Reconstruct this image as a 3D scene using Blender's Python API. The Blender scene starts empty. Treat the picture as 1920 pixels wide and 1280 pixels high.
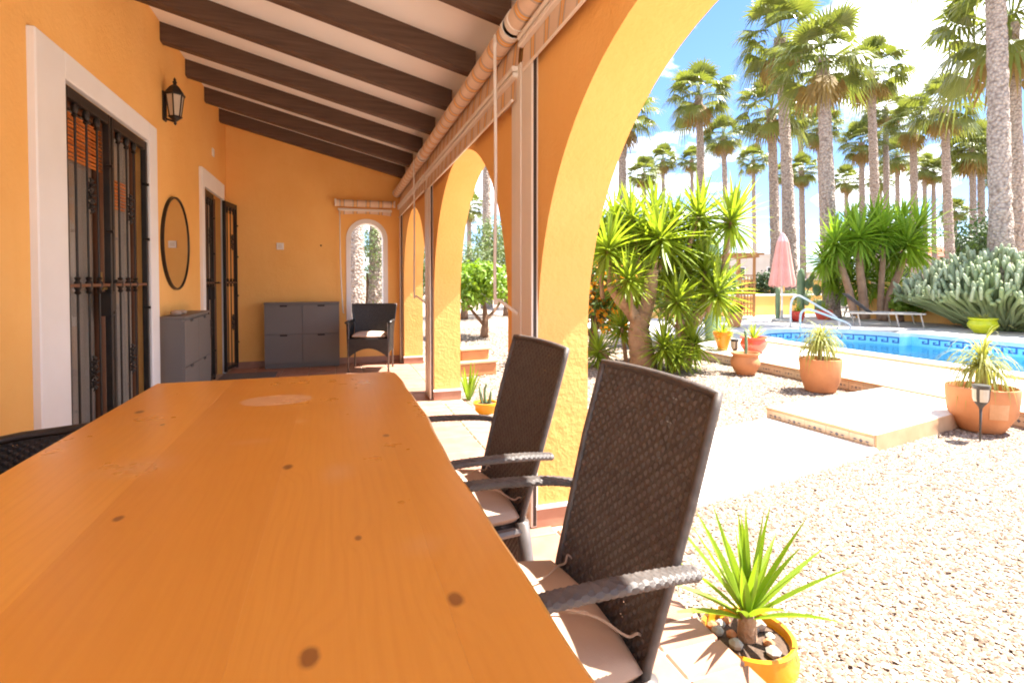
import bpy, math, random
import numpy as np
from mathutils import Vector, Matrix
R = math.radians
rnd = random.Random(7)
scn = bpy.context.scene
col = scn.collection

# ------------------------------------------------------------------ camera
cd = bpy.data.cameras.new('camera'); cam = bpy.data.objects.new('camera', cd); col.objects.link(cam)
cd.sensor_width = 36; cd.lens = 1000 / 1920 * 36; cd.shift_y = -92 / 1920; cd.clip_start = .03; cd.clip_end = 3000
YAW, PIT, CH = R(18.26), R(1.3), 1.15
cam.location = (0, 0, CH); cam.rotation_euler = (math.pi / 2 - PIT, 0, -YAW)
scn.camera = cam

# ------------------------------------------------------------------ sky, sun, exposure
OFFS = 7.1
SUN_EL, SUN_AZ = R(61), R(-8)          # azimuth measured from +x (garden side), slightly from behind the camera
sun_dir = Vector((math.cos(SUN_EL) * math.cos(SUN_AZ), math.cos(SUN_EL) * math.sin(SUN_AZ), math.sin(SUN_EL)))
wd = bpy.data.worlds.new('World'); scn.world = wd; wd.use_nodes = True
nt = wd.node_tree; N = nt.nodes; Lk = nt.links
for n in list(N): N.remove(n)
out = N.new('ShaderNodeOutputWorld'); bg = N.new('ShaderNodeBackground'); bg.inputs[1].default_value = .05
sky = N.new('ShaderNodeTexSky'); sky.sky_type = 'NISHITA'; sky.sun_disc = False
sky.sun_elevation = SUN_EL; sky.sun_rotation = math.pi / 2 - SUN_AZ
sky.air_density = 1.0; sky.dust_density = .15; sky.ozone_density = 3.0
tc = N.new('ShaderNodeTexCoord'); sp = N.new('ShaderNodeSeparateXYZ'); Lk.new(tc.outputs['Generated'], sp.inputs[0])
zz = N.new('ShaderNodeMath'); zz.operation = 'MAXIMUM'; zz.inputs[1].default_value = 0; Lk.new(sp.outputs[2], zz.inputs[0])
za = N.new('ShaderNodeMath'); za.inputs[1].default_value = .22; Lk.new(zz.outputs[0], za.inputs[0])
dv = N.new('ShaderNodeVectorMath'); dv.operation = 'DIVIDE'; Lk.new(tc.outputs['Generated'], dv.inputs[0])
cmb = N.new('ShaderNodeCombineXYZ'); Lk.new(za.outputs[0], cmb.inputs[0]); Lk.new(za.outputs[0], cmb.inputs[1]); cmb.inputs[2].default_value = 1
Lk.new(cmb.outputs[0], dv.inputs[1])
ns = N.new('ShaderNodeTexNoise'); ns.inputs['Scale'].default_value = 1.9; ns.inputs['Detail'].default_value = 9; ns.inputs['Roughness'].default_value = .6
ns.inputs['Distortion'].default_value = .25
of = N.new('ShaderNodeVectorMath'); of.inputs[1].default_value = (OFFS, 0, 0); Lk.new(dv.outputs[0], of.inputs[0]); Lk.new(of.outputs[0], ns.inputs['Vector'])
cr = N.new('ShaderNodeValToRGB'); cr.color_ramp.elements[0].position = .49; cr.color_ramp.elements[1].position = .60
Lk.new(ns.outputs[0], cr.inputs[0])
mx = N.new('ShaderNodeMix'); mx.data_type = 'RGBA'
tn = N.new('ShaderNodeMix'); tn.data_type = 'RGBA'; tn.blend_type = 'MULTIPLY'; tn.inputs[0].default_value = 1; Lk.new(sky.outputs[0], tn.inputs[6]); tn.inputs[7].default_value = (.68, .80, 1.02, 1)
Lk.new(cr.outputs[0], mx.inputs[0]); Lk.new(tn.outputs[2], mx.inputs[6]); mx.inputs[7].default_value = (13, 13.2, 13.6, 1)
Lk.new(mx.outputs[2], bg.inputs[0]); Lk.new(bg.outputs[0], out.inputs[0])
sl = bpy.data.lights.new('sun', 'SUN'); so = bpy.data.objects.new('sun', sl); col.objects.link(so)
sl.energy = 3.5; sl.angle = R(.53); sl.color = (1, .95, .87); so.location = (20, -3, 30)
so.rotation_euler = sun_dir.to_track_quat('Z', 'Y').to_euler()
scn.view_settings.view_transform = 'Standard'; scn.view_settings.look = 'None'
scn.view_settings.exposure = 2.75; scn.view_settings.gamma = 1
scn.cycles.use_denoising = True; scn.cycles.max_bounces = 10; scn.cycles.diffuse_bounces = 8
scn.cycles.filter_width = 1.9; scn.cycles.transparent_max_bounces = 12; scn.cycles.sample_clamp_indirect = 8
scn.cycles.caustics_reflective = False; scn.cycles.caustics_refractive = False

# pixel helpers (photo pixels 1920x1280): a ray gives a direction, the ground or a wall gives the distance
fw = Vector((math.sin(YAW) * math.cos(PIT), math.cos(YAW) * math.cos(PIT), -math.sin(PIT)))
rt = Vector((math.cos(YAW), -math.sin(YAW), 0)); upv = rt.cross(fw); OC = Vector((0, 0, CH))
def ray(x, y): return fw + rt * (x - 960) / 1000 - upv * (y - 548) / 1000
def atz(x, y, z): d = ray(x, y); return OC + d * ((z - CH) / d.z)
def atd(x, y, D): return OC + ray(x, y) * D
GZ = -.12      # gravel level
DZ = .02       # pool terrace level

# ------------------------------------------------------------------ materials
def newmat(name):
    m = bpy.data.materials.new(name); m.use_nodes = True
    nt = m.node_tree; return m, nt, nt.nodes['Principled BSDF']
def mixrgb(nt, a, b, fac, blend='MIX'):
    n = nt.nodes.new('ShaderNodeMix'); n.data_type = 'RGBA'; n.blend_type = blend
    for i, v in ((0, fac), (6, a), (7, b)):
        if hasattr(v, 'links'): nt.links.new(v, n.inputs[i])
        else: n.inputs[i].default_value = v if i == 0 else (*v, 1)[:4]
    return n.outputs[2]
def noise(nt, vec, scale, detail=4, rough=.55, out=0):
    n = nt.nodes.new('ShaderNodeTexNoise'); n.inputs['Scale'].default_value = scale
    n.inputs['Detail'].default_value = detail; n.inputs['Roughness'].default_value = rough
    if vec is not None: nt.links.new(vec, n.inputs['Vector'])
    return n.outputs[out]
def ramp(nt, v, p0, p1, c0=(0, 0, 0), c1=(1, 1, 1)):
    n = nt.nodes.new('ShaderNodeValToRGB'); e = n.color_ramp.elements
    e[0].position, e[1].position = p0, p1; e[0].color = (*c0, 1); e[1].color = (*c1, 1)
    nt.links.new(v, n.inputs[0]); return n.outputs[0]
def coords(nt, kind='Object', scale=None):
    t = nt.nodes.new('ShaderNodeTexCoord'); o = t.outputs[kind]
    if scale:
        m = nt.nodes.new('ShaderNodeMapping'); m.inputs['Scale'].default_value = scale; nt.links.new(o, m.inputs[0]); o = m.outputs[0]
    return o
def mathn(nt, op, a, b=None):
    n = nt.nodes.new('ShaderNodeMath'); n.operation = op
    for i, v in enumerate((a, b)):
        if v is None: continue
        if hasattr(v, 'links'): nt.links.new(v, n.inputs[i])
        else: n.inputs[i].default_value = v
    return n.outputs[0]
def bump(nt, bs, h, strength, dist=.01):
    b = nt.nodes.new('ShaderNodeBump'); b.inputs['Strength'].default_value = strength; b.inputs['Distance'].default_value = dist
    nt.links.new(h, b.inputs['Height']); nt.links.new(b.outputs[0], bs.inputs['Normal'])
def pm(name, c, rough=.6, c2=None, scale=6, bs_=0, bscale=80, metal=0, spec=.4, rand=0, stretch=None, dist=.004, lo=.35, hi=.65):
    m, nt, b = newmat(name)
    v = coords(nt, 'Object', stretch)
    cc = tuple(c)
    if c2 is None: c2 = tuple(x * .8 for x in c)
    o = mixrgb(nt, cc, c2, ramp(nt, noise(nt, v, scale, 6), lo, hi))
    if rand:
        oi = nt.nodes.new('ShaderNodeObjectInfo')
        k = mathn(nt, 'ADD', mathn(nt, 'MULTIPLY', oi.outputs['Random'], rand * 2), 1 - rand)
        mul = nt.nodes.new('ShaderNodeVectorMath'); mul.operation = 'SCALE'; nt.links.new(o, mul.inputs[0]); nt.links.new(k, mul.inputs['Scale']); o = mul.outputs[0]
    nt.links.new(o, b.inputs['Base Color'])
    b.inputs['Roughness'].default_value = rough; b.inputs['Metallic'].default_value = metal
    b.inputs['Specular IOR Level'].default_value = spec
    if bs_: bump(nt, b, noise(nt, v, bscale, 5), bs_, dist)
    return m
def leafmat(name, c, c2, rough=.45, trans=.35, tip=None):
    m, nt, b = newmat(name)
    g = nt.nodes.new('ShaderNodeNewGeometry')
    v = coords(nt)
    f = mathn(nt, 'ADD', mathn(nt, 'MULTIPLY', g.outputs['Random Per Island'], .65), mathn(nt, 'MULTIPLY', noise(nt, v, 3, 2), .35))
    o = mixrgb(nt, c, c2, f)
    nt.links.new(o, b.inputs['Base Color']); b.inputs['Roughness'].default_value = rough; b.inputs['Specular IOR Level'].default_value = .5
    t = nt.nodes.new('ShaderNodeBsdfTranslucent')
    br = nt.nodes.new('ShaderNodeVectorMath'); br.operation = 'MULTIPLY'; br.inputs[1].default_value = (1.3, 1.25, .5); nt.links.new(o, br.inputs[0]); nt.links.new(br.outputs[0], t.inputs[0])
    ms = nt.nodes.new('ShaderNodeMixShader'); ms.inputs[0].default_value = trans
    nt.links.new(b.outputs[0], ms.inputs[1]); nt.links.new(t.outputs[0], ms.inputs[2])
    nt.links.new(ms.outputs[0], nt.nodes['Material Output'].inputs[0])
    return m

M = {}
def stucco():
    m, nt, b = newmat('orange_stucco'); v = coords(nt)
    big = noise(nt, v, 1.3, 5); o = mixrgb(nt, (.90, .53, .175), (.85, .465, .135), ramp(nt, big, .35, .7)); o = mixrgb(nt, o, (.91, .57, .22), mathn(nt, 'MULTIPLY', ramp(nt, noise(nt, v, .55, 6, .65), .5, .7), .45))
    st = noise(nt, coords(nt, 'Object', (6, 6, .8)), 2.2, 5); o = mixrgb(nt, o, (.83, .46, .135), mathn(nt, 'MULTIPLY', ramp(nt, st, .55, .8), .35))
    nt.links.new(o, b.inputs['Base Color']); b.inputs['Roughness'].default_value = .85; b.inputs['Specular IOR Level'].default_value = .2
    h = mathn(nt, 'ADD', noise(nt, v, 45, 5), mathn(nt, 'MULTIPLY', noise(nt, v, 9, 3), 1.2)); bump(nt, b, h, .38, .012)
    return m
M['stucco'] = stucco()
M['cream'] = pm('cream_paint', (.88, .89, .89), .75, (.85, .86, .85), 2, .15, 30)
M['white'] = pm('white_trim', (.83, .84, .84), .6, (.79, .79, .78), 3, .1, 60)
M['whitepipe'] = pm('white_enamel', (.74, .71, .66), .35, (.70, .66, .60), 5)
M['beam'] = pm('dark_beam_wood', (.115, .066, .042), .6, (.075, .040, .025), 4, .5, 14, stretch=(.7, 9, 9))
M['iron'] = pm('black_iron', (.024, .020, .017), .42, (.036, .027, .021), 12, .25, 90, metal=.3)
M['doorwood'] = pm('brown_door_wood', (.19, .075, .030), .45, (.13, .05, .02), 5, .3, 20, stretch=(8, 8, .6))
M['curtain'] = pm('pale_curtain', (.56, .49, .46), .8, (.49, .42, .39), 3, .3, 10, stretch=(14, 14, .3))
M['blind'] = pm('bamboo_slat', (.72, .25, .05), .5, (.55, .17, .03), 6, .3, 30, rand=.15)
M['grey'] = pm('grey_laminate', (.175, .16, .15), .55, (.16, .147, .137), 3)
M['greydark'] = pm('notch_shadow_gap', (.03, .026, .023), .7)
M['brass'] = pm('aged_brass', (.45, .30, .10), .35, (.38, .24, .08), 9, metal=.8)
M['rattan'] = pm('brown_rattan', (.10, .085, .076), .5, (.066, .055, .049), 40, .2, 200, spec=.5)
M['rattanblack'] = pm('black_rattan', (.030, .026, .024), .38, (.018, .016, .015), 40, .2, 200, spec=.5)
M['frame'] = pm('grey_alu_frame', (.15, .13, .12), .4, (.12, .10, .09), 20, metal=.4)
M['cushion'] = pm('taupe_cushion_cloth', (.47, .34, .255), .9, (.42, .30, .22), 5, .35, 350, dist=.002)
M['palecushion'] = pm('beige_cushion_cloth', (.60, .47, .36), .9, (.54, .41, .31), 5, .3, 300)
M['rail'] = pm('beige_alu_rail', (.80, .75, .68), .45, (.76, .71, .63), 4)
M['raildark'] = pm('dark_rail_slot', (.05, .035, .027), .6)
M['soil'] = pm('potting_soil', (.12, .075, .05), .95, (.07, .045, .03), 30, 1, 60, dist=.01)
M['terra'] = pm('terracotta', (.60, .26, .11), .8, (.50, .205, .085), 5, .3, 60)
M['terrapale'] = pm('pale_clay_label', (.66, .36, .19), .8, (.55, .28, .13), 9)
M['yellowpot'] = pm('yellow_glaze', (.72, .33, .02), .25, (.66, .27, .012), 5)
M['orangepot'] = pm('orange_glaze', (.72, .26, .012), .4, (.66, .22, .01), 5)
M['redpot'] = pm('red_glaze', (.60, .055, .030), .25, (.50, .04, .025), 5)
M['coralpot'] = pm('coral_glaze', (.66, .11, .06), .3, (.60, .09, .05), 5)
M['greenpot'] = pm('lime_glaze', (.42, .46, .015), .25, (.34, .40, .012), 5)
M['stone'] = pm('pebble', (.48, .36, .28), .85, (.36, .27, .21), 9, .4, 40)
M['lampgrey'] = pm('lamp_dark_plastic', (.06, .055, .05), .4)
M['lampglass'] = pm('lamp_frosted_panel', (.60, .53, .42), .4)
M['chrome'] = pm('steel_tube', (.72, .73, .75), .22, (.66, .67, .69), 5, metal=.75)
M['pink'] = pm('coral_parasol_cloth', (.76, .39, .32), .85, (.72, .33, .26), 3, .2, 30)
M['pinkpale'] = pm('pale_parasol_cap', (.78, .50, .47), .85)
M['timber'] = pm('garden_timber', (.50, .25, .09), .7, (.40, .18, .065), 5, .4, 20, stretch=(6, 6, .8))
M['sling'] = pm('dark_sling_fabric', (.07, .07, .075), .8, (.055, .055, .06), 6)
M['slingpale'] = pm('pale_lounger_frame', (.55, .50, .44), .6)
M['concrete'] = pm('grey_concrete', (.42, .40, .36), .9, (.34, .32, .28), 5, .4, 30)
M['farwall'] = pm('pale_far_render', (.62, .52, .43), .85, (.56, .46, .37), 1)
M['farwhite'] = pm('white_far_render', (.66, .62, .57), .85, (.60, .56, .50), 1)
M['farred'] = pm('red_roof_tile', (.46, .10, .06), .8, (.38, .08, .05), 2)
M['farglass'] = pm('far_window_glass', (.04, .05, .06), .15, spec=.6)
M['hill'] = pm('far_hill', (.16, .18, .15), .95, (.20, .20, .16), .02)
M['bark'] = pm('brown_bark', (.26, .15, .09), .9, (.17, .095, .058), 7, 1, 25, dist=.03)
M['yuccabark'] = pm('yucca_bark', (.40, .25, .15), .9, (.27, .16, .095), 6, 1, 30, dist=.02)
M['leaf_yucca'] = leafmat('yucca_leaf', (.20, .29, .022), (.34, .42, .055), .4, .45)
M['leaf_yucca2'] = leafmat('deep_yucca_leaf', (.16, .29, .020), (.29, .43, .05), .4, .45)
M['leaf_bright'] = leafmat('bright_leaf', (.13, .25, .015), (.26, .38, .035), .42, .38)
M['leaf_shrub'] = leafmat('shrub_leaf', (.05, .11, .02), (.12, .19, .035), .45, .3)
M['leaf_dark'] = leafmat('dark_leaf', (.025, .055, .015), (.055, .10, .025), .5, .25)
M['leaf_feather'] = leafmat('grey_green_leaf', (.10, .15, .05), (.19, .24, .09), .6, .3)
M['leaf_pony'] = leafmat('ponytail_leaf', (.24, .28, .045), (.40, .38, .12), .5, .35)
M['flower'] = leafmat('orange_flower', (.80, .26, .01), (.85, .42, .02), .6, .3)
M['flowerred'] = leafmat('red_flower', (.65, .05, .06), (.75, .10, .10), .6, .3)
M['palmleaf'] = leafmat('fan_palm_leaf', (.105, .14, .034), (.21, .235, .065), .32, .36)
M['palmdead'] = leafmat('dry_palm_leaf', (.34, .22, .08), (.22, .17, .06), .7, .25)
M['cactus'] = pm('cactus_green', (.175, .225, .085), .6, (.25, .30, .15), 3, .3, 40)
M['cactustip'] = pm('cactus_pale_tip', (.26, .31, .17), .65, (.34, .38, .24), 8, .3, 40)
M['pear'] = pm('prickly_pear_green', (.12, .20, .11), .6, (.17, .25, .13), 4, .2, 30)
def palmbark():
    m, nt, b = newmat('palm_trunk_bark'); v = coords(nt, 'Object', (1, 1, 1.0))
    vo = nt.nodes.new('ShaderNodeTexVoronoi'); vo.inputs['Scale'].default_value = 15; nt.links.new(v, vo.inputs['Vector'])
    n = noise(nt, v, 14, 5)
    f = mathn(nt, 'ADD', mathn(nt, 'MULTIPLY', vo.outputs[0], .8), mathn(nt, 'MULTIPLY', n, .5))
    o = mixrgb(nt, (.46, .375, .31), (.19, .14, .11), ramp(nt, f, .40, 1.0))
    nt.links.new(o, b.inputs['Base Color']); b.inputs['Roughness'].default_value = .95
    bump(nt, b, f, 1.0, -.06); return m
M['palmbark'] = palmbark()
def stripe():
    m, nt, b = newmat('striped_awning_cloth'); v = coords(nt)
    s = nt.nodes.new('ShaderNodeSeparateXYZ'); nt.links.new(v, s.inputs[0])
    p = mathn(nt, 'FRACT', mathn(nt, 'MULTIPLY', s.outputs[1], 1 / .17))
    r = nt.nodes.new('ShaderNodeValToRGB'); r.color_ramp.interpolation = 'CONSTANT'; e = r.color_ramp.elements
    cs = [(0, (.76, .60, .46)), (.30, (.50, .42, .37)), (.40, (.82, .42, .06)), (.48, (.76, .60, .46)), (.53, (.82, .42, .06)), (.61, (.50, .42, .37)), (.70, (.78, .62, .48))]
    e[0].position = 0; e[0].color = (*cs[0][1], 1); e[1].position = cs[1][0]; e[1].color = (*cs[1][1], 1)
    for q, c in cs[2:]: k = e.new(q); k.color = (*c, 1)
    nt.links.new(p, r.inputs[0]); o = mixrgb(nt, r.outputs[0], (.5, .4, .3), mathn(nt, 'MULTIPLY', noise(nt, v, 5), .25))
    nt.links.new(o, b.inputs['Base Color']); b.inputs['Roughness'].default_value = .85
    bump(nt, b, noise(nt, v, 250, 2), .2, .002); return m
M['stripe'] = stripe()
def tilemat(name, c, c2, rand, rough=.6, bm_=.3):
    return pm(name, c, rough, c2, 7, bm_, 40, rand=rand, dist=.003)
M['floortile'] = tilemat('terracotta_floor_tile', (.42, .225, .15), (.33, .165, .105), .14, .55)
M['grout'] = pm('pale_grout', (.56, .44, .34), .9, (.48, .37, .28), 10, .3, 60)
M['pavetile'] = tilemat('white_paving_tile', (.74, .69, .62), (.68, .63, .56), .03, .6, .2)
M['pavebase'] = pm('white_paving_bed', (.60, .55, .49), .8, (.54, .49, .43), 3, .2, 30)
M['riser'] = pm('glazed_riser_tile', (.58, .46, .33), .35, (.52, .39, .27), 16)
M['riserblue'] = pm('riser_motif_blue', (.13, .13, .17), .4)
M['riserbrown'] = pm('riser_motif_brown', (.34, .22, .13), .4)
M['edge'] = pm('terracotta_nosing', (.60, .38, .22), .7, (.52, .31, .17), 6)
M['keyblue'] = pm('key_tile_blue', (.09, .18, .40), .25)
M['poolwall'] = pm('pool_mosaic', (.34, .66, .80), .3, (.26, .58, .74), 30)
M['poolfloor'] = pm('pool_floor_mosaic', (.10, .46, .72), .35, (.13, .52, .76), 20)
def water():
    m, nt, b = newmat('pool_water')
    v = coords(nt); h = mathn(nt, 'ADD', noise(nt, v, 2.2, 3), mathn(nt, 'MULTIPLY', noise(nt, v, 7, 2), .4))
    t = nt.nodes.new('ShaderNodeBsdfTransparent'); t.inputs[0].default_value = (.72, .92, .97, 1)
    g = nt.nodes.new('ShaderNodeBsdfGlossy'); g.inputs['Roughness'].default_value = .04
    bp = nt.nodes.new('ShaderNodeBump'); bp.inputs['Strength'].default_value = .35; bp.inputs['Distance'].default_value = .05
    nt.links.new(h, bp.inputs['Height']); nt.links.new(bp.outputs[0], g.inputs['Normal'])
    fr = nt.nodes.new('ShaderNodeFresnel'); fr.inputs[0].default_value = 1.33; nt.links.new(bp.outputs[0], fr.inputs['Normal'])
    ms = nt.nodes.new('ShaderNodeMixShader'); nt.links.new(fr.outputs[0], ms.inputs[0]); nt.links.new(t.outputs[0], ms.inputs[1]); nt.links.new(g.outputs[0], ms.inputs[2])
    nt.links.new(ms.outputs[0], nt.nodes['Material Output'].inputs[0]); return m
M['water'] = water()
def mirror():
    m, nt, b = newmat('mirror_silver'); b.inputs['Base Color'].default_value = (.86, .85, .82, 1); b.inputs['Metallic'].default_value = 1; b.inputs['Roughness'].default_value = .02
    return m
M['mirror'] = mirror()
def paneglass():
    m, nt, b = newmat('door_glass')
    t = nt.nodes.new('ShaderNodeBsdfTransparent'); t.inputs[0].default_value = (.88, .89, .87, 1)
    g = nt.nodes.new('ShaderNodeBsdfGlossy'); g.inputs['Roughness'].default_value = .03
    fr = nt.nodes.new('ShaderNodeLayerWeight'); fr.inputs[0].default_value = .12
    ms = nt.nodes.new('ShaderNodeMixShader'); nt.links.new(mathn(nt, 'ADD', mathn(nt, 'MULTIPLY', fr.outputs[1], .35), .04), ms.inputs[0]); nt.links.new(t.outputs[0], ms.inputs[1]); nt.links.new(g.outputs[0], ms.inputs[2])
    nt.links.new(ms.outputs[0], nt.nodes['Material Output'].inputs[0]); return m
M['glass'] = paneglass()
def gravelmat(name, island):
    m, nt, b = newmat(name); v = coords(nt)
    if island:
        g = nt.nodes.new('ShaderNodeNewGeometry'); f = g.outputs['Random Per Island']
        r = nt.nodes.new('ShaderNodeValToRGB'); e = r.color_ramp.elements
        e[0].color = (.115, .078, .052, 1); e[1].color = (.50, .42, .34, 1); e[1].position = 1
        for p, c in ((.2, (.165, .113, .077)), (.48, (.235, .168, .120)), (.75, (.34, .26, .195))): k = e.new(p); k.color = (*c, 1)
        nt.links.new(f, r.inputs[0]); o = r.outputs[0]
    else:
        vo = nt.nodes.new('ShaderNodeTexVoronoi'); vo.inputs['Scale'].default_value = 34; nt.links.new(v, vo.inputs['Vector'])
        o = mixrgb(nt, (.28, .205, .15), (.40, .315, .245), vo.outputs['Color'])
        o = mixrgb(nt, o, (.32, .23, .17), mathn(nt, 'MULTIPLY', ramp(nt, noise(nt, v, .8, 4), .5, .75), .4))
        bump(nt, b, vo.outputs[0], .8, -.02)
    nt.links.new(o, b.inputs['Base Color']); b.inputs['Roughness'].default_value = .85; return m
M['gravel'] = gravelmat('gravel_bed', False); M['gravelstone'] = gravelmat('gravel_stone', True)
def tablewood():
    m, nt, b = newmat('varnished_pine')
    g = coords(nt); s = nt.nodes.new('ShaderNodeSeparateXYZ'); nt.links.new(g, s.inputs[0]); X, Y = s.outputs[0], s.outputs[1]
    kn = [(-.03, .597, .014), (.14, .65, .013), (.03, .854, .007), (-.101, 1.229, .013), (-.57, 1.887, .016), (.12, 1.40, .011), (-.35, 1.05, .010), (-.46, 1.70, .008)]
    tot = None; core = None
    for kx, ky, kr in kn:
        dx = mathn(nt, 'SUBTRACT', X, kx); dy = mathn(nt, 'MULTIPLY', mathn(nt, 'SUBTRACT', Y, ky), .62)
        d2 = mathn(nt, 'ADD', mathn(nt, 'MULTIPLY', dx, dx), mathn(nt, 'MULTIPLY', dy, dy))
        f = mathn(nt, 'EXPONENT', mathn(nt, 'MULTIPLY', d2, -1 / (kr * 3.2) ** 2)); f2 = mathn(nt, 'EXPONENT', mathn(nt, 'MULTIPLY', d2, -1 / (kr * .75) ** 2))
        f = mathn(nt, 'MULTIPLY', f, kr * 3)
        tot = f if tot is None else mathn(nt, 'ADD', tot, f); core = f2 if core is None else mathn(nt, 'ADD', core, f2)
    n1 = noise(nt, coords(nt, 'Object', (4, .7, 1)), 1.2, 3)
    oi = nt.nodes.new('ShaderNodeObjectInfo')
    fld = mathn(nt, 'ADD', mathn(nt, 'ADD', X, mathn(nt, 'MULTIPLY', n1, .16)), tot)
    gr = mathn(nt, 'SINE', mathn(nt, 'MULTIPLY', fld, 300))
    fine = noise(nt, coords(nt, 'Object', (55, 1.6, 1)), 2.5, 6)
    o = mixrgb(nt, (.78, .37, .062), (.68, .295, .043), mathn(nt, 'ADD', mathn(nt, 'MULTIPLY', ramp(nt, gr, -.2, 1), .3), mathn(nt, 'ADD', mathn(nt, 'MULTIPLY', ramp(nt, fine, .35, .7), .5), mathn(nt, 'MULTIPLY', noise(nt, coords(nt, 'Object', (3, .6, 1)), 1.5, 3), .5))))
    o = mixrgb(nt, o, (.74, .34, .055), mathn(nt, 'MULTIPLY', oi.outputs['Random'], .25))
    o = mixrgb(nt, o, (.58, .225, .03), mathn(nt, 'MULTIPLY', mathn(nt, 'FRACT', mathn(nt, 'MULTIPLY', oi.outputs['Random'], 7.3)), .85))
    o = mixrgb(nt, o, (.15, .045, .014), mathn(nt, 'MULTIPLY', ramp(nt, mathn(nt, 'ADD', core, mathn(nt, 'MULTIPLY', mathn(nt, 'SUBTRACT', noise(nt, g, 60, 3), .5), mathn(nt, 'MULTIPLY', core, .9))), .18, .62), .74))
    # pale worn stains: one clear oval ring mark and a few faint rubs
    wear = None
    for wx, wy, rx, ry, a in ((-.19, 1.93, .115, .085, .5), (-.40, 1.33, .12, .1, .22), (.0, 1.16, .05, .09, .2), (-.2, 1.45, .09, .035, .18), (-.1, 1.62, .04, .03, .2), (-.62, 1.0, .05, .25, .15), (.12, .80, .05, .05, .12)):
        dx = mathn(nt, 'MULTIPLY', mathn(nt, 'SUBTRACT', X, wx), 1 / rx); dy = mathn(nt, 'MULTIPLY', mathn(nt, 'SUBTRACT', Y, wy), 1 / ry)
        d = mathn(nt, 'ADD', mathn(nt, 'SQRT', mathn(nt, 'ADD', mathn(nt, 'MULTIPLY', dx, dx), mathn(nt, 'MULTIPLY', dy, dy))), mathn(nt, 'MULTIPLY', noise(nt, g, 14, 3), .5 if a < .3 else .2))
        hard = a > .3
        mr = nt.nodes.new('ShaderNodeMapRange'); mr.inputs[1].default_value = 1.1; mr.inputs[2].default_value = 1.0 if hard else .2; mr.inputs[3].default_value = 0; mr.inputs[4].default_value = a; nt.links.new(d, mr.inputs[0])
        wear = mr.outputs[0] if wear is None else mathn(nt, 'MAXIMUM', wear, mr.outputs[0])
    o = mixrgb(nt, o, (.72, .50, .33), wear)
    nt.links.new(o, b.inputs['Base Color']); b.inputs['Specular IOR Level'].default_value = .5
    nt.links.new(mathn(nt, 'ADD', mathn(nt, 'MULTIPLY', noise(nt, g, 6, 4), .16), .22), b.inputs['Roughness'])
    bump(nt, b, fine, .12, .002); return m
M['table'] = tablewood()

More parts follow.
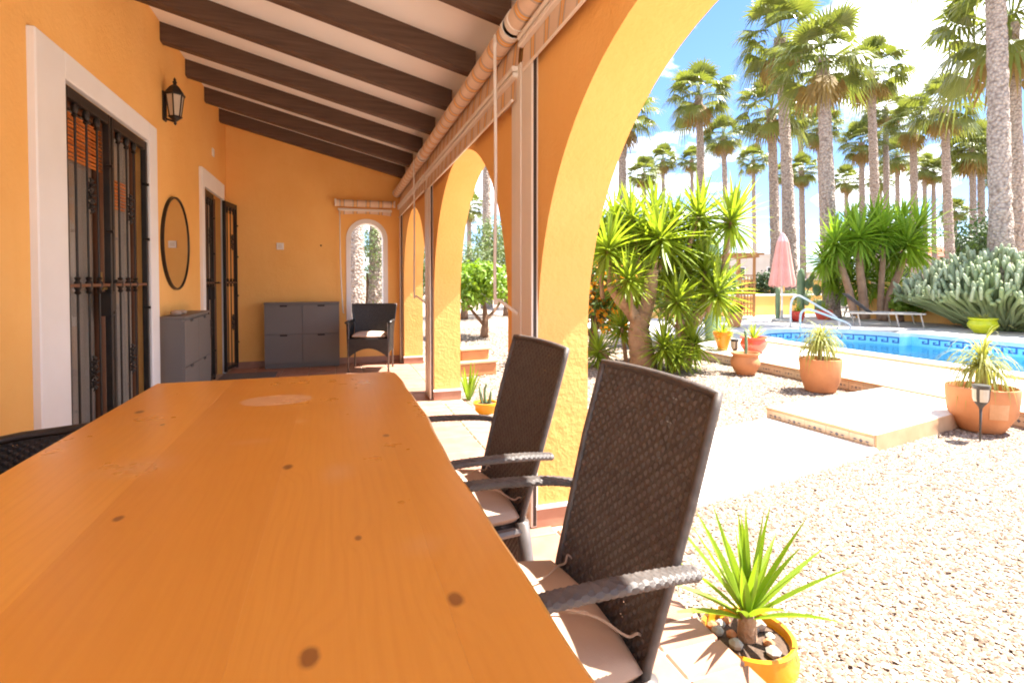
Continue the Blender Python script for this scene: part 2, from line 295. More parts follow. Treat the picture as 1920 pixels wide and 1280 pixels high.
# ------------------------------------------------------------------ mesh helpers
class MB:
    def __init__(s): s.v = []; s.f = []; s.m = []; s.cur = 0
    def add(s, vs, fs):
        k = len(s.v); s.v.extend([tuple(p) for p in vs]); s.f.extend([tuple(i + k for i in q) for q in fs]); s.m.extend([s.cur] * len(fs)); return s
    def box(s, x0, x1, y0, y1, z0, z1, mtx=None):
        vs = [Vector((x, y, z)) for z in (z0, z1) for y in (y0, y1) for x in (x0, x1)]
        if mtx is not None: vs = [mtx @ p for p in vs]
        return s.add(vs, [(0, 2, 3, 1), (4, 5, 7, 6), (0, 1, 5, 4), (1, 3, 7, 5), (3, 2, 6, 7), (2, 0, 4, 6)])
    def bbox(s, x0, x1, y0, y1, z0, z1, b=.006, mtx=None):      # bevelled box
        cx, cy, cz = (x0 + x1) / 2, (y0 + y1) / 2, (z0 + z1) / 2; hx, hy, hz = (x1 - x0) / 2, (y1 - y0) / 2, (z1 - z0) / 2
        b = min(b, hx * .49, hy * .49, hz * .49); V = []; idx = {}
        for sx in (-1, 1):
            for sy in (-1, 1):
                for sz in (-1, 1):
                    for a in range(3):
                        p = [sx * (hx - b), sy * (hy - b), sz * (hz - b)]; p[a] = (sx, sy, sz)[a] * (hx, hy, hz)[a]
                        idx[(sx, sy, sz, a)] = len(V); q = Vector((p[0] + cx, p[1] + cy, p[2] + cz)); V.append(mtx @ q if mtx is not None else q)
        F = []
        for a in range(3):
            o = [i for i in range(3) if i != a]
            for sg in (-1, 1):
                q = []
                for u, w in ((-1, -1), (1, -1), (1, 1), (-1, 1)):
                    t = [0, 0, 0]; t[a] = sg; t[o[0]] = u; t[o[1]] = w; q.append(idx[(*t, a)])
                F.append(q if (sg > 0) != (a == 1) else q[::-1])
            for u in (-1, 1):
                for w in (-1, 1):
                    t0 = [0, 0, 0]; t0[o[0]] = u; t0[o[1]] = w; t1 = list(t0); t0[a] = -1; t1[a] = 1
                    q = [idx[(*t0, o[0])], idx[(*t1, o[0])], idx[(*t1, o[1])], idx[(*t0, o[1])]]
                    F.append(q if (u * w > 0) == (a != 1) else q[::-1])
        for sx in (-1, 1):
            for sy in (-1, 1):
                for sz in (-1, 1):
                    q = [idx[(sx, sy, sz, k)] for k in range(3)]; F.append(q if sx * sy * sz > 0 else q[::-1])
        return s.add(V, F)
    def tube(s, pts, rad, n=8, cap=True, flat=None):
        pts = [Vector(p) for p in pts]; m = len(pts)
        rad = [rad] * m if not hasattr(rad, '__len__') else rad
        V = []; ref = None
        for i, p in enumerate(pts):
            t = (pts[min(i + 1, m - 1)] - pts[max(i - 1, 0)]).normalized()
            if ref is None: ref = t.orthogonal().normalized() if abs(t.z) > .95 else Vector((0, 0, 1)).cross(t).normalized()
            u = (ref - t * ref.dot(t)).normalized(); ref = u; w = t.cross(u)
            for k in range(n):
                a = 2 * math.pi * k / n; V.append(p + u * math.cos(a) * rad[i] + w * math.sin(a) * rad[i] * (flat or 1))
        F = [(i * n + k, i * n + (k + 1) % n, (i + 1) * n + (k + 1) % n, (i + 1) * n + k) for i in range(m - 1) for k in range(n)]
        if cap: F += [tuple(range(n - 1, -1, -1)), tuple((m - 1) * n + k for k in range(n))]
        return s.add(V, F)
    def lathe(s, prof, n=28, c=(0, 0, 0)):
        V = []; m = len(prof)
        for r, z in prof:
            for k in range(n): a = 2 * math.pi * k / n; V.append((c[0] + r * math.cos(a), c[1] + r * math.sin(a), c[2] + z))
        F = [(i * n + k, i * n + (k + 1) % n, (i + 1) * n + (k + 1) % n, (i + 1) * n + k) for i in range(m - 1) for k in range(n)]
        return s.add(V, F)
    def prism(s, poly, z0, z1, mtx=None):     # poly list of (x,y), extruded z
        n = len(poly); V = [Vector((x, y, z0)) for x, y in poly] + [Vector((x, y, z1)) for x, y in poly]
        if mtx is not None: V = [mtx @ p for p in V]
        return s.add(V, [tuple(range(n - 1, -1, -1)), tuple(range(n, 2 * n))] + [(i, (i + 1) % n, n + (i + 1) % n, n + i) for i in range(n)])
    def mesh(s, name, mats, smooth=False):
        me = bpy.data.meshes.new(name); me.from_pydata(s.v, [], s.f)
        mats = mats if isinstance(mats, (list, tuple)) else [mats]
        for x in mats: me.materials.append(M[x])
        if len(mats) > 1: me.polygons.foreach_set('material_index', s.m)
        if smooth: me.polygons.foreach_set('use_smooth', [True] * len(s.f))
        me.update(); return me
    def build(s, name, mats, parent=None, smooth=False, loc=None):
        o = bpy.data.objects.new(name, s.mesh(name, mats, smooth)); col.objects.link(o)
        if loc is not None: o.location = loc
        if parent is not None: o.parent = parent
        return o
def link(name, me, parent=None, loc=(0, 0, 0), rz=0, sc=1, rot=None):
    o = bpy.data.objects.new(name, me); col.objects.link(o); o.location = loc
    o.rotation_euler = rot if rot is not None else (0, 0, rz); o.scale = (sc,) * 3 if not hasattr(sc, '__len__') else sc
    if parent is not None: o.parent = parent
    return o
def tag(o, label, cat, group=None):
    o['label'] = label; o['category'] = cat
    if group: o['group'] = group
    return o
def thing(name, label, cat, loc=(0, 0, 0), rz=0, group=None):
    o = bpy.data.objects.new(name, None); col.objects.link(o); o.location = loc; o.rotation_euler = (0, 0, rz); o.empty_display_size = .1
    return tag(o, label, cat, group)
def struct(o): o['kind'] = 'structure'; return o
def copy_tree(o, parent=None):
    c = o.copy(); col.objects.link(c); c.parent = parent
    for ch in list(o.children): copy_tree(ch, c)
    return c
def shade(o, ang=40):
    for p in o.data.polygons: p.use_smooth = True
    try: o.data.set_sharp_from_angle(angle=R(ang))
    except Exception: pass
    return o
def curve_pts(P, n=10):     # Catmull-Rom through P
    P = [Vector(p) for p in P]; Q = [P[0] * 2 - P[1]] + P + [P[-1] * 2 - P[-2]]; o = []
    for i in range(1, len(Q) - 2):
        for k in range(n):
            t = k / n; a, b, c, d = Q[i - 1], Q[i], Q[i + 1], Q[i + 2]
            o.append(.5 * ((2 * b) + (c - a) * t + (2 * a - 5 * b + 4 * c - d) * t * t + (3 * b - a - 3 * c + d) * t ** 3))
    return o + [P[-1]]

# ------------------------------------------------------------------ ground
mb = MB(); mb.add([(-900, -900, GZ - .012), (900, -900, GZ - .012), (900, 1500, GZ - .012), (-900, 1500, GZ - .012)], [(0, 1, 2, 3)])
# the pool is cut out of the ground sheet: four strips around it
mb = MB(); px0, px1, py0, py1 = 7.0, 12.0, -4.5, 10.0; zg = GZ - .007
for x0, x1, y0, y1 in ((-900, px0, -900, 1500), (px1, 900, -900, 1500), (px0, px1, -900, py0), (px0, px1, py1, 1500)):
    mb.add([(x0, y0, zg), (x1, y0, zg), (x1, y1, zg), (x0, y1, zg)], [(0, 1, 2, 3)])
ground = struct(mb.build('ground', 'gravel'))
def gravel_field():
    g = np.random.default_rng(3)
    # pebble base shape: squashed, jittered octahedron with a mid ring
    base = np.array([(0, 0, 1)] + [(math.cos(a), math.sin(a), .15 * (-1) ** k) for k, a in enumerate(np.linspace(0, 2 * math.pi, 6, endpoint=False))] , float)
    tri = np.array([(0, 1 + k, 1 + (k + 1) % 6) for k in range(6)])
    def zone(n, x0, x1, y0, y1, r0, r1, keep):
        p = np.stack([g.uniform(x0, x1, n), g.uniform(y0, y1, n)], 1); p = p[keep(p)]
        return p, g.uniform(r0, r1, len(p))
    def keep(p):
        x, y = p[:, 0], p[:, 1]
        k = (x > 1.17) & (x < 5.59)
        k &= ~((y > 2.335 + (x - 1.16) * .1977) & (y < 3.37 + (x - 1.16) * .18) & (x < 3.76)); k &= ~((x > 3.72) & (y > 2.88 + (x - 3.8) * .2) & (y < 3.87 + (x - 3.72) * .171))
        k &= (x * .95 - y * .31) / np.maximum(x * .31 + y * .95, .05) < 1.15
        return k
    parts = [zone(150000, 1.17, 5.6, .3, 3.0, .0055, .0115, keep), zone(75000, 1.17, 5.6, 2.8, 6.5, .008, .015, keep), zone(30000, 1.17, 5.6, 6.5, 14, .012, .024, keep)]
    P = np.concatenate([a for a, b in parts]); Rr = np.concatenate([b for a, b in parts]); n = len(P)
    V = np.repeat(base[None], n, 0); V *= g.uniform(.75, 1.25, V.shape)
    V[:, :, 0] *= Rr[:, None] * g.uniform(.8, 1.35, n)[:, None]; V[:, :, 1] *= (Rr * g.uniform(.7, 1.1, n))[:, None]; V[:, :, 2] *= (Rr * g.uniform(.4, .75, n))[:, None]
    # tilt + spin
    sx = g.normal(0, .25, n)[:, None]; sy = g.normal(0, .25, n)[:, None]; V[:, :, 2] += V[:, :, 0] * sx + V[:, :, 1] * sy
    a = g.uniform(0, 6.28, n)[:, None]; X = V[:, :, 0] * np.cos(a) - V[:, :, 1] * np.sin(a); Y = V[:, :, 0] * np.sin(a) + V[:, :, 1] * np.cos(a)
    V[:, :, 0] = X + P[:, 0, None]; V[:, :, 1] = Y + P[:, 1, None]; V[:, :, 2] += GZ - .008 + g.uniform(-.002, .006, n)[:, None]
    me = bpy.data.meshes.new('gravel'); nv = n * 7; me.vertices.add(nv); me.vertices.foreach_set('co', V.reshape(-1).astype(np.float32))
    F = (tri[None] + (np.arange(n) * 7)[:, None, None]).reshape(-1); me.loops.add(len(F)); me.loops.foreach_set('vertex_index', F.astype(np.int32))
    me.polygons.add(len(F) // 3); me.polygons.foreach_set('loop_start', np.arange(0, len(F), 3, dtype=np.int32)); me.polygons.foreach_set('loop_total', np.full(len(F) // 3, 3, np.int32))
    me.update(calc_edges=True); me.materials.append(M['gravelstone'])
    o = bpy.data.objects.new('gravel', me); col.objects.link(o); o['kind'] = 'stuff'; o['label'] = 'pale pink and tan garden gravel covering the beds'; o['category'] = 'gravel'
gravel_field()

# ------------------------------------------------------------------ porch floor with tiles
WX, AX, AO, EY, BY = -1.34, .885, 1.14, 7.70, -.62
pf = struct(MB().box(WX - .2, 1.15, BY, EY + .1, GZ - .1, -.008).build('porch_floor', 'grout'))
def tile_variants(name, w, l, h, mat, n=3, b=.004):
    o = []
    for k in range(n):
        m = MB(); m.bbox(-w / 2, w / 2, -l / 2, l / 2, -h, 0, b); o.append(m.mesh(name, mat))
    return o
tv = tile_variants('floor_tile', .312, .312, .02, 'floortile')
yy = -.35
i = 0
while yy < EY - .02:
    for k in range(7):
        x = .955 - .16 - k * .322
        if x - .156 < WX: continue
        l = min(.312, EY - yy); o = link('floor_tile', tv[i % 3], pf, (x, yy + l / 2, rnd.uniform(-.0015, .0015)), rnd.choice((0, math.pi)), (1, l / .312, 1)); i += 1
    yy += .322
ev = tile_variants('edging_tile', .212, .114, .03, 'floortile', 3, .008)
for k in range(62):
    y = .12 + k * .122
    if any(a - .06 < y < b + .06 for a, b in ((2.3, 2.75), (5.05, 5.5), (7.4, 7.7), (-.45, 0))):
        continue
    link('edging_tile', ev[k % 3], pf, (1.062, y, rnd.uniform(-.001, .001)))

# unseen pale paving added past the open porch end, bouncing sunlight inside
struct(MB().box(-9, 1.6, -9, BY - .004, GZ - .1, -.02).build('bounce_paving', 'pavetile'))

# ------------------------------------------------------------------ house
house = thing('house', 'orange rendered house with arched porch, dark ceiling beams and white door surrounds', 'house')
def piece(name, mat, fn, parent=house, smooth=False):
    m = MB(); fn(m); return m.build(name, mat, parent, smooth)
D1 = (3.33, 4.62, 2.18); D2 = (6.38, 7.36, 2.14)
def w_(m):
    x0, x1, zt = WX - .26, WX, 3.6
    m.box(x0, x1, BY, D1[0], GZ - .05, zt); m.box(x0, x1, D1[0], D1[1], D1[2], zt); m.box(x0, x1, D1[1], D2[0], GZ - .05, zt)
    m.box(x0, x1, D2[0], D2[1], D2[2], zt); m.box(x0, x1, D2[1], EY + .25, GZ - .05, zt)
piece('wall', 'stucco', w_)
# far end wall with arched window opening
def arch_wall(m, u0, u1, zb, zt, holes, t0, t1, axis, n=28):
    # wall in (u,z), thickness t0..t1; holes: (cu, r, zc, sill)
    P = (lambda u, t, z: (t, u, z)) if axis == 'y' else (lambda u, t, z: (u, t, z))
    def quad(a, b, c, d): m.add([a, b, c, d], [(0, 1, 2, 3)])
    holes = sorted(holes); xs = u0
    for cu, r, zc, sill in holes:
        for t in (t0, t1): quad(P(xs, t, zb), P(cu - r, t, zb), P(cu - r, t, zt), P(xs, t, zt))
        ang = [math.pi - math.pi * k / n for k in range(n + 1)]
        pu = [(cu + r * math.cos(a), zc + r * math.sin(a)) for a in ang]
        for k in range(n):
            (a, za), (b, zb_) = pu[k], pu[k + 1]
            for t in (t0, t1): quad(P(a, t, za), P(b, t, zb_), P(b, t, zt), P(a, t, zt))
            quad(P(a, t0, za), P(b, t0, zb_), P(b, t1, zb_), P(a, t1, za))
        for e in (cu - r, cu + r): quad(P(e, t0, max(sill, zb)), P(e, t1, max(sill, zb)), P(e, t1, zc), P(e, t0, zc))
        if sill > zb:
            for t in (t0, t1): quad(P(cu - r, t, zb), P(cu + r, t, zb), P(cu + r, t, sill), P(cu - r, t, sill))
            quad(P(cu - r, t0, sill), P(cu + r, t0, sill), P(cu + r, t1, sill), P(cu - r, t1, sill))
        xs = cu + r
    for t in (t0, t1): quad(P(xs, t, zb), P(u1, t, zb), P(u1, t, zt), P(xs, t, zt))
    for t in (t0, t1): pass
    quad(P(u0, t0, zb), P(u0, t1, zb), P(u0, t1, zt), P(u0, t0, zt)); quad(P(u1, t0, zb), P(u1, t1, zb), P(u1, t1, zt), P(u1, t0, zt))
    quad(P(u0, t0, zt), P(u1, t0, zt), P(u1, t1, zt), P(u0, t1, zt))
WIN = (.415, .235, 1.72, .60)
piece('end_wall', 'stucco', lambda m: arch_wall(m, WX + .002, AO, GZ - .05, 3.5, [WIN], EY, EY + .22, 'x'))
ARCH = [(1.15, 1.15, .90), (3.9, 1.15, .94), (6.45, .95, 1.06)]
aw = piece('arcade_wall', 'stucco', lambda m: arch_wall(m, BY, EY - .002, GZ - .05, 2.44, [(c, r, z, -9) for c, r, z in ARCH], AX, AO, 'y', 40))
# window surround: pale band round the arched opening
def band(m):
    c, r, zc, s = WIN; n = 24; w = .045; y0, y1 = EY - .012, EY + .24
    ins = [(c - r + .001, s)] + [(c + (r - .001) * math.cos(math.pi - math.pi * k / n), zc + (r - .001) * math.sin(math.pi * k / n)) for k in range(n + 1)] + [(c + r - .001, s)]
    ous = [(c - r - w, s)] + [(c + (r + w) * math.cos(math.pi - math.pi * k / n), zc + (r + w) * math.sin(math.pi * k / n)) for k in range(n + 1)] + [(c + r + w, s)]
    inn = [(c + (x - c) * .93, z if z <= zc else zc + (z - zc) * .93) for x, z in ins]
    for k in range(len(ins) - 1):
        a, b, d, e = inn[k], inn[k + 1], ous[k], ous[k + 1]
        m.add([(a[0], y0, a[1]), (b[0], y0, b[1]), (e[0], y0, e[1]), (d[0], y0, d[1])], [(0, 1, 2, 3)])
        m.add([(a[0], y0, a[1]), (b[0], y0, b[1]), (b[0], y1, b[1]), (a[0], y1, a[1])], [(0, 1, 2, 3)])
        m.add([(d[0], y0, d[1]), (e[0], y0, e[1]), (e[0], EY, e[1]), (d[0], EY, d[1])], [(0, 1, 2, 3)])
piece('window_surround', 'white', band)
piece('window_sill', 'farwall', lambda m: m.bbox(WIN[0] - .23, WIN[0] + .23, EY - .02, EY + .27, WIN[3] - .03, WIN[3] + .012, .006))
# ceiling and roof, sloping down to the arcade
def cz(x): return 3.24 + (x - WX) * (-.25)
piece('ceiling', 'cream', lambda m: m.add([(WX, BY, cz(WX)), (1.5, BY, cz(1.5)), (1.5, EY, cz(1.5)), (WX, EY, cz(WX)), (WX, BY, cz(WX) + .05), (1.5, BY, cz(1.5) + .05), (1.5, EY, cz(1.5) + .05), (WX, EY, cz(WX) + .05)],
      [(0, 1, 2, 3), (4, 7, 6, 5), (0, 4, 5, 1), (1, 5, 6, 2), (2, 6, 7, 3), (3, 7, 4, 0)]))
piece('roof', 'farred', lambda m: m.add([(-6, BY - .3, cz(-6) + .2), (1.52, BY - .3, cz(1.52) + .1), (1.52, EY + .3, cz(1.52) + .1), (-6, EY + .3, cz(-6) + .2), (-6, BY - .3, cz(-6) + .3), (1.52, BY - .3, cz(1.52) + .16), (1.52, EY + .3, cz(1.52) + .16), (-6, EY + .3, cz(-6) + .3)],
      [(0, 1, 2, 3), (4, 7, 6, 5), (0, 4, 5, 1), (1, 5, 6, 2), (2, 6, 7, 3), (3, 7, 4, 0)]))
piece('back_wall', 'farwall', lambda m: m.box(-2.9, -2.8, BY, EY, GZ, 3.4))
def beam(m):
    L0, L1, dp, w = WX + .001, .90, .155, .095
    for x in (0,): pass
    V = []
    for y in (0, w):
        V += [(L0, y, cz(L0) + .002), (L1, y, cz(L1) + .002), (L1, y, cz(L1) - dp), (L0, y, cz(L0) - dp)]
        V += []
    # chamfered lower edges
    c = .012
    V = []
    for x in (L0, L1):
        z = cz(x); V += [(x, 0, z + .002), (x, w, z + .002), (x, w, z - dp + c), (x, w - c, z - dp), (x, c, z - dp), (x, 0, z - dp + c)]
    m.add(V, [(0, 1, 2, 3, 4, 5), (11, 10, 9, 8, 7, 6)] + [(k, k + 6, (k + 1) % 6 + 6, (k + 1) % 6) for k in range(6)])
piece('wall_plate', 'cream', lambda m: m.box(.985, AO - .002, BY, EY - .003, 2.4405, cz(AO) + .02))
mb = MB(); beam(mb); bme = mb.mesh('beam', 'beam')
k = -10
while True:
    y = 5.03 + .765 * k
    if y > 7.5: break
    if y > BY: link('beam', bme, house, (0, y, 0))
    k += 1
# pier skirting: tile course with a pale top line
def skirt(m, y0, y1, h=.085):
    e = .006; m.box(AX - e, AO + e, y0 - e, y1 + e, -.002, h)
def skirt_cap(m, y0, y1, h=.085):
    e = .010; m.box(AX - e, AO + e, y0 - e, y1 + e, h, h + .016)
for y0, y1 in ((-.45, 0), (2.3, 2.75), (5.05, 5.5), (7.4, 7.688)):
    piece('pier_skirting', 'floortile', lambda m: skirt(m, y0, y1)); piece('skirting_cap', 'cream', lambda m: skirt_cap(m, y0, y1))
piece('skirting', 'floortile', lambda m: m.box(WX + .002, AX - .012, EY - .010, EY + .004, -.002, .085))
# white door surrounds
def surround(m, d, w, zt, p=.035):
    y0, y1, z = d[0], d[1], d[2]
    m.bbox(WX - .2, WX + p, y0 - w, y0 - .001, -.003, zt, .006); m.bbox(WX - .2, WX + p, y1 + .001, y1 + w * .62, -.003, zt, .006)
    m.bbox(WX - .2, WX + p - .001, y0 - .0005, y1 + .0005, z + .001, zt, .004)
piece('door_surround', 'white', lambda m: surround(m, D1, .29, 2.32)); piece('door_surround', 'white', lambda m: surround(m, D2, .10, 2.33))
# timber doors behind the gates
def door(d, split):
    y0, y1, z = d; x = WX - .055
    dr = piece('door', 'doorwood', lambda m: [m.bbox(x - .05, x, y0 + .002, y0 + .055, 0, z - .002, .005), m.bbox(x - .05, x, y1 - .055, y1 - .002, 0, z - .002, .005), m.bbox(x - .049, x - .001, y0 + .055, y1 - .055, z - .07, z - .002, .005),
        m.bbox(x - .049, x - .001, y0 + .055, y1 - .055, 0, .14, .005), m.bbox(x - .05, x + .002, split - .045, split + .045, .14, z - .07, .005)])
    for a, b in ((y0 + .055, split - .045), (split + .045, y1 - .055)):
        m = MB(); m.box(x - .018, x - .014, a, b, .14, z - .07); m.build('pane', 'glass', dr)
        m = MB(); n = 60
        for k in range(n):
            ya, yb = a + (b - a) * k / n, a + (b - a) * (k + 1) / n; f = lambda t: x - .034 - .008 * math.sin((t - a) * 55)
            m.add([(f(ya), ya, .02), (f(yb), yb, .02), (f(yb), yb, z - .05), (f(ya), ya, z - .05)], [(0, 1, 2, 3)])
        m.build('curtain', 'curtain', dr, True)
    m = MB(); hx = x + .004; m.bbox(hx, hx + .008, split - .045, split - .015, .98, 1.2, .003); m.tube([(hx, split - .03, 1.1), (hx + .045, split - .03, 1.1), (hx + .045, split - .13, 1.1)], .009, 8); m.build('handle', 'brass', dr)
    return dr
door(D1, 3.98); door(D2, 6.9)
def rosette(m, x, y, z, h=.20, w=.075):
    # wrought flower: petals round a boss plus side leaves
    for k in range(3):
        zc = z - h * .3 + k * h * .3; s = (.85, 1.1, .8)[k]
        for j in range(7):
            a = j * 2 * math.pi / 7 + k; ca, sa = math.cos(a), math.sin(a); r0, r1 = .008, .045 * s
            m.tube([(x + .010, y + ca * r0, zc + sa * r0), (x + .022, y + ca * r1 * .6, zc + sa * r1 * .8), (x + .012, y + ca * r1, zc + sa * r1 * 1.2)], [.005, .011, .003], 5, flat=.6)
        m.tube([(x + .008, y, zc), (x + .03, y, zc)], [.012, .006], 6)
def gate_leaf(name, x, y0, y1, zt, bars, thick, parent, stiles=(True, True), rz=None):
    if rz is None: org = (x, y0, 0); ang = 0
    g = bpy.data.objects.new(name, None)
    m = MB(); L = y1 - y0
    for f, yy in ((stiles[0], 0), (stiles[1], L - .028)):
        if f: m.bbox(-.018, .018, yy, yy + .028, .02, zt, .003)
    m.bbox(-.017, .017, .03, L - .03, zt - .06, zt - .001, .003); m.bbox(-.017, .017, .03, L - .03, .04, .08, .003)
    fr = m.build(name, 'iron', parent); fr.location = (x, y0, 0)
    if rz: fr.rotation_euler = (0, 0, rz)
    MB().bbox(-.012, .014, .034, L - .034, 1.112, 1.130, .002).build('cross_rail', 'brass' if False else 'doorwood', fr)
    nb = len(bars)
    for i, b in enumerate(bars):
        m = MB(); m.tube([(0, b, .08), (0, b, zt - .06)], .0062, 8)
        for zc in (1.121, zt - .085):
            m.lathe([(.008, -.05), (.017, -.04), (.010, -.028), (.018, -.014), (.018, .014), (.010, .028), (.017, .04), (.008, .05)], 10, (0, b, zc))
        bo = shade(m.build('bar', 'iron', fr))
        if i == nb // 2:
            for zc in (1.63, .62):
                m = MB(); rosette(m, .004, b, zc); m.build('rosette', 'iron', bo, True)
    for zc in (.35, .95, 1.45, 1.85):
        m = MB(); m.tube([(-.01, L + .005, zc - .045), (-.01, L + .005, zc + .045)], .012, 8); m.tube([(0, L - .03, zc), (.035, L - .03, zc)], .010, 8); m.build('hinge', 'iron', fr)
    return fr
gx = WX + .004
g1 = gate_leaf('security_gate', gx, 3.345, 3.935, 2.165, (.155, .295, .435), True, house)
m = MB(); m.bbox(-.03, .03, .53, .60, .93, 1.08, .004); m.tube([(.03, .56, 1.14), (.075, .56, 1.14), (.075, .46, 1.145)], .009, 8); m.build('lock', 'iron', g1)
g2 = gate_leaf('security_gate', gx, 3.955, 4.605, 2.165, (.15, .29, .425), True, house)
g3 = gate_leaf('security_gate', gx, 6.40, 6.86, 2.12, (.11, .23, .35), True, house)
m = MB(); m.bbox(-.03, .03, .40, .46, .93, 1.08, .004); m.tube([(.03, .42, 1.12), (.08, .42, 1.12), (.08, .33, 1.125)], .009, 8); m.build('lock', 'iron', g3)
g4 = gate_leaf('security_gate', WX + .045, 7.30, 7.72, 2.12, (.11, .22, .33), True, house, rz=-.16)
# bamboo blind inside the first doorway
bl = thing('bamboo_blind', 'orange bamboo roller blind half lowered behind the barred near door', 'blind', (WX - .04, 3.42, 0))
for a, b, zt, zb, sag in ((.0, .52, 2.06, 1.78, .0), (.60, .93, 1.80, 1.60, .05)):
    n = int((zt - zb) / .022)
    for k in range(n):
        z = zt - k * .022; m = MB(); ee = b - (sag * ((k - n * .35) / n * 1.6) ** 2 if sag else 0)
        m.tube([(0.004 * (k % 2), a, z), (0.004 * (k % 2), ee, z)], .0125, 6, flat=.5); m.build('slat', 'blind', bl)

# ------------------------------------------------------------------ awnings
def awning(label, y0, y1, zt, zb, wall='x'):
    a = thing('roller_awning', label, 'awning', (.82, y0, 0) if wall == 'x' else (0, 0, 0), 0, 'striped roller awnings in the porch arches')
    L = y1 - y0
    m = MB(); m.tube([(0, .0, zt), (0, L, zt)], .052, 20); shade(m.build('roller_tube', 'stripe', a), 50)
    m = MB(); m.add([(.050, .02, zt), (.050, L - .02, zt), (.030, L - .02, zb + .05), (.030, .02, zb + .05)], [(0, 1, 2, 3)])
    n = 60
    for k in range(n):      # lower valance with a gentle wave
        u, v = .03 + (L - .06) * k / n, .03 + (L - .06) * (k + 1) / n; w = lambda t: .022 + .006 * math.sin(t * 9)
        m.add([(.03, u, zb), (.03, v, zb), (w(v), v, zb - .11), (w(u), u, zb - .11)], [(0, 1, 2, 3)])
    m.build('cloth', 'stripe', a)
    m = MB(); m.bbox(.004, .046, .015, L - .015, zb, zb + .024, .006); m.bbox(.0, .05, .015, L - .015, zb + .030, zb + .056, .008); m.build('front_bar', 'rail', a)
    m = MB(); m.tube([(.006, .03, zb - .11), (.006 + .02, L - .03, zb - .11)], .007, 6); m.build('hem', 'rail', a)
    for y in (.02, L - .02):
        m = MB(); m.tube([(0, y - .02, zt), (0, y + .02, zt)], .058, 16); m.bbox(-.012, .064, y - .012, y + .012, zt + .035, zt + .075, .005); m.tube([(0, y, zt + .04), (.03, y, zt + .065), (.062, y, zt + .05)], .014, 8); m.build('bracket', 'rail', a)
    # vertical guide rails fixed on the piers
    return a
def guide(a, y, slot):      # y: near edge in world, 0.15 wide
    yl = y - a.location.y
    m = MB(); x1 = AX - .82; m.bbox(.030, x1 - .001, yl, yl + .072, .003, 2.2, .003); m.bbox(.034, x1 - .0015, yl + .0725, yl + .148, .003, 2.2, .003)
    g = m.build('guide_rail', 'rail', a)
    ys = yl - .0015 if slot < 0 else yl + .148
    m = MB(); m.box(.040, .056, ys, ys + .0015, .01, 2.19); m.build('guide_slot', 'raildark', g)
    return g
a1 = awning('striped roller awning over the nearest porch arch, beside the wicker chairs', -.02, 2.43, 2.37, 2.25)
a2 = awning('striped roller awning with crank over the middle porch arch', 2.47, 5.22, 2.37, 2.14)
a3 = awning('striped roller awning over the farthest porch arch beside the end wall', 5.27, 7.66, 2.37, 2.14)
guide(a1, 2.295, -1); guide(a1, .0, 1); guide(a2, 2.447, 1); guide(a2, 5.075, -1); guide(a3, 5.245, 1); guide(a3, 7.53, -1)
# crank rods
def crank(label, x, y, zt, zb, s):
    c = thing('awning_crank', label, 'crank', (x, y, 0), 0, 'awning crank rods')
    m = MB(); m.tube(curve_pts([(0, 0, zt), (.004, 0, (zt + zb) / 2), (0, 0, zb), (.02, -.012 * s, zb - .03), (.10, -.07 * s, zb - .10), (.125, -.085 * s, zb - .16)], 6), .0085, 8); shade(m.build('rod', 'whitepipe', c))
    m = MB(); m.tube([(.125, -.085 * s, zb - .13), (.128, -.088 * s, zb - .24)], .013, 10); m.build('grip', 'whitepipe', c)
    m = MB(); m.tube([(0, 0, zt + .06), (.0, -.015, zt + .02), (0, 0, zt - .03), (0, .015, zt + .02), (0, 0, zt + .06)], .007, 8); m.build('eyelet', 'whitepipe', c)
crank('long white crank rod hanging beside the rail of the nearest pier', .755, 2.56, 2.30, 1.08, 1)
crank('long white crank rod hanging by the rail of the second pier', .755, 5.46, 2.30, 1.02, 1)
# small awning on the end wall (built along its own y, turned to run along the wall)
a = thing('roller_awning', 'short striped roller awning above the small arched end window', 'awning', (0, EY, 0), -math.pi / 2, 'striped roller awnings in the porch arches')
m = MB(); m.tube([(.07, .0, 2.20), (.07, .78, 2.20)], .048, 18); shade(m.build('roller_tube', 'stripe', a), 50)
MB().bbox(.05, .085, .03, .75, 2.095, 2.13, .006).build('front_bar', 'whitepipe', a)
m = MB(); n = 20
for k in range(n):
    u, v = .04 + .70 * k / n, .04 + .70 * (k + 1) / n; h = lambda t: 2.045 + .02 * math.cos((t - .4) * 5)
    m.add([(.06, u, 2.13), (.06, v, 2.13), (.055, v, h(v)), (.055, u, h(u))], [(0, 1, 2, 3)])
m.build('valance', 'stripe', a)
for y in (-.012, .772):
    MB().bbox(.002, .12, y, y + .022, 2.16, 2.25, .004).build('bracket', 'whitepipe', a)
m = MB(); m.tube(curve_pts([(.075, .055, 2.10), (.075, .06, 1.4), (.08, .085, .78), (.09, .10, .70)], 6), .008, 8); m.build('crank_rod', 'whitepipe', a, True)

